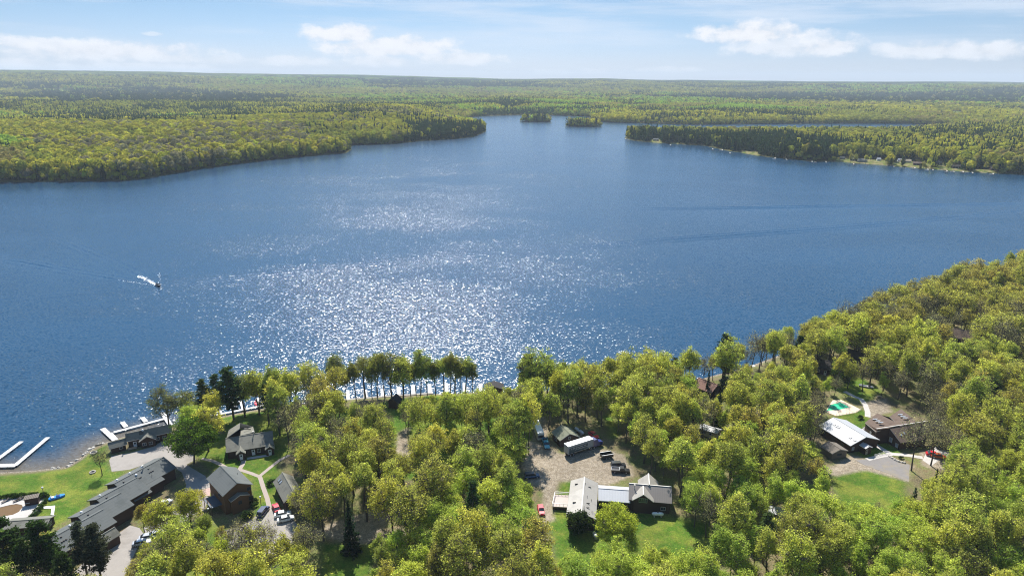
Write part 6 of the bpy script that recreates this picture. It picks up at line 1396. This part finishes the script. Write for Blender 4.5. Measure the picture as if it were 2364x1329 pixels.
for k in range(26):
    px = random.uniform(1935, 2290); py = np.interp(px, [1935, 2048, 2158, 2290], [374, 383, 391, 400]) - random.uniform(1, 9)
    p_ = P(px, py, 2); plant(random.choice(('maple_tree', 'oak_tree', 'pine_tree')), p_.x, p_.y, float(relief(np.array([p_.x]), np.array([p_.y]))[0]) - .2, random.uniform(9, 18), 'tree standing between the cottages on the peninsula lawn', 'trees among the peninsula cottages')
# dark shore spruces and pines one can tell apart ---------------------------
def far_tree(kind, px, py, H, label, group):
    p_ = P(px, py, 1.5); d_ = land_d(np.array([p_.x]), np.array([p_.y]))[0]; x, y = p_.x, p_.y
    for _ in range(12):
        if d_ > 2.5: break
        L = math.hypot(x, y); y += 5; d_ = land_d(np.array([x]), np.array([y]))[0]
    z = float(relief(np.array([x]), np.array([y]))[0])
    return plant(kind, x, y, z - .2, H, label, group)
for px, py in ((164, 416), (196, 415), (240, 414), (269, 414), (350, 408), (428, 393), (460, 388), (491, 384), (566, 374), (600, 370), (629, 366), (690, 361), (775, 353), (84, 417), (30, 418)):
    far_tree('spruce_tree', px, py, random.uniform(19, 27), 'dark spruce at the waterline of the golden wooded shore', 'spruces along the golden far shore')
for k in range(150):
    u = random.random(); px = 1452 + u * 440; py = np.interp(px, [1441, 1463, 1500, 1547, 1628, 1683, 1712, 1756, 1865, 1900], [316, 324, 328, 331, 335, 347, 351, 359, 370, 372]) - random.uniform(.5, 16)
    if 1504 < px < 1530 or 1706 < px < 1752 and py > 343: continue
    far_tree('pine_tree', px, py, random.uniform(17, 25), 'dark pine in the stand on the peninsula shore', 'dark pines along the peninsula shore')
for k in range(26):
    px = random.uniform(985, 1120); py = np.interp(px, [985, 1054, 1094, 1121], [324, 320, 315, 303]) - random.uniform(.5, 9)
    far_tree('spruce_tree', px, py, random.uniform(18, 25), 'dark spruce on the point of the golden wooded shore', 'spruces on the wooded point')
for k in range(60):
    i = k % 2; q = ISLES[i]; cx_, cy_ = (i1, i2)[i][:2]; a = random.uniform(0, 6.28); rr_ = math.sqrt(random.random()) * .86
    x = cx_ + math.cos(a) * rr_ * (49, 56)[i]; y = cy_ + math.sin(a) * rr_ * (24, 26)[i]
    kd = 'spruce_tree' if random.random() < .6 else 'pine_tree'
    plant(kd, x, y, float(relief(np.array([x]), np.array([y]))[0]) - .2, random.uniform(16, 25) if i else random.uniform(17, 27), f"dark {CATS[kd]} on the small island " + ('nearer the peninsula tip' if i else 'nearest the far shore'), ('trees on the nearer islet', 'trees on the farther islet')[1 - i])
# ------------------------------------------------------------------ air
hb = MB(); hb.box(-21000, 21000, -900, 21000, -8, 330)
m = bpy.data.materials.new('air'); m.use_nodes = True; t = NT(m.node_tree); t.n.clear(); o = t.new('ShaderNodeOutputMaterial')
pv = t.new('ShaderNodeVolumePrincipled'); pv.inputs['Color'].default_value = (.80, .91, 1, 1); pv.inputs['Density'].default_value = 6.5e-5; pv.inputs['Anisotropy'].default_value = .0
t.l.new(pv.outputs[0], o.inputs['Volume'])
h = hb.build('haze', m); h['kind'] = 'stuff'
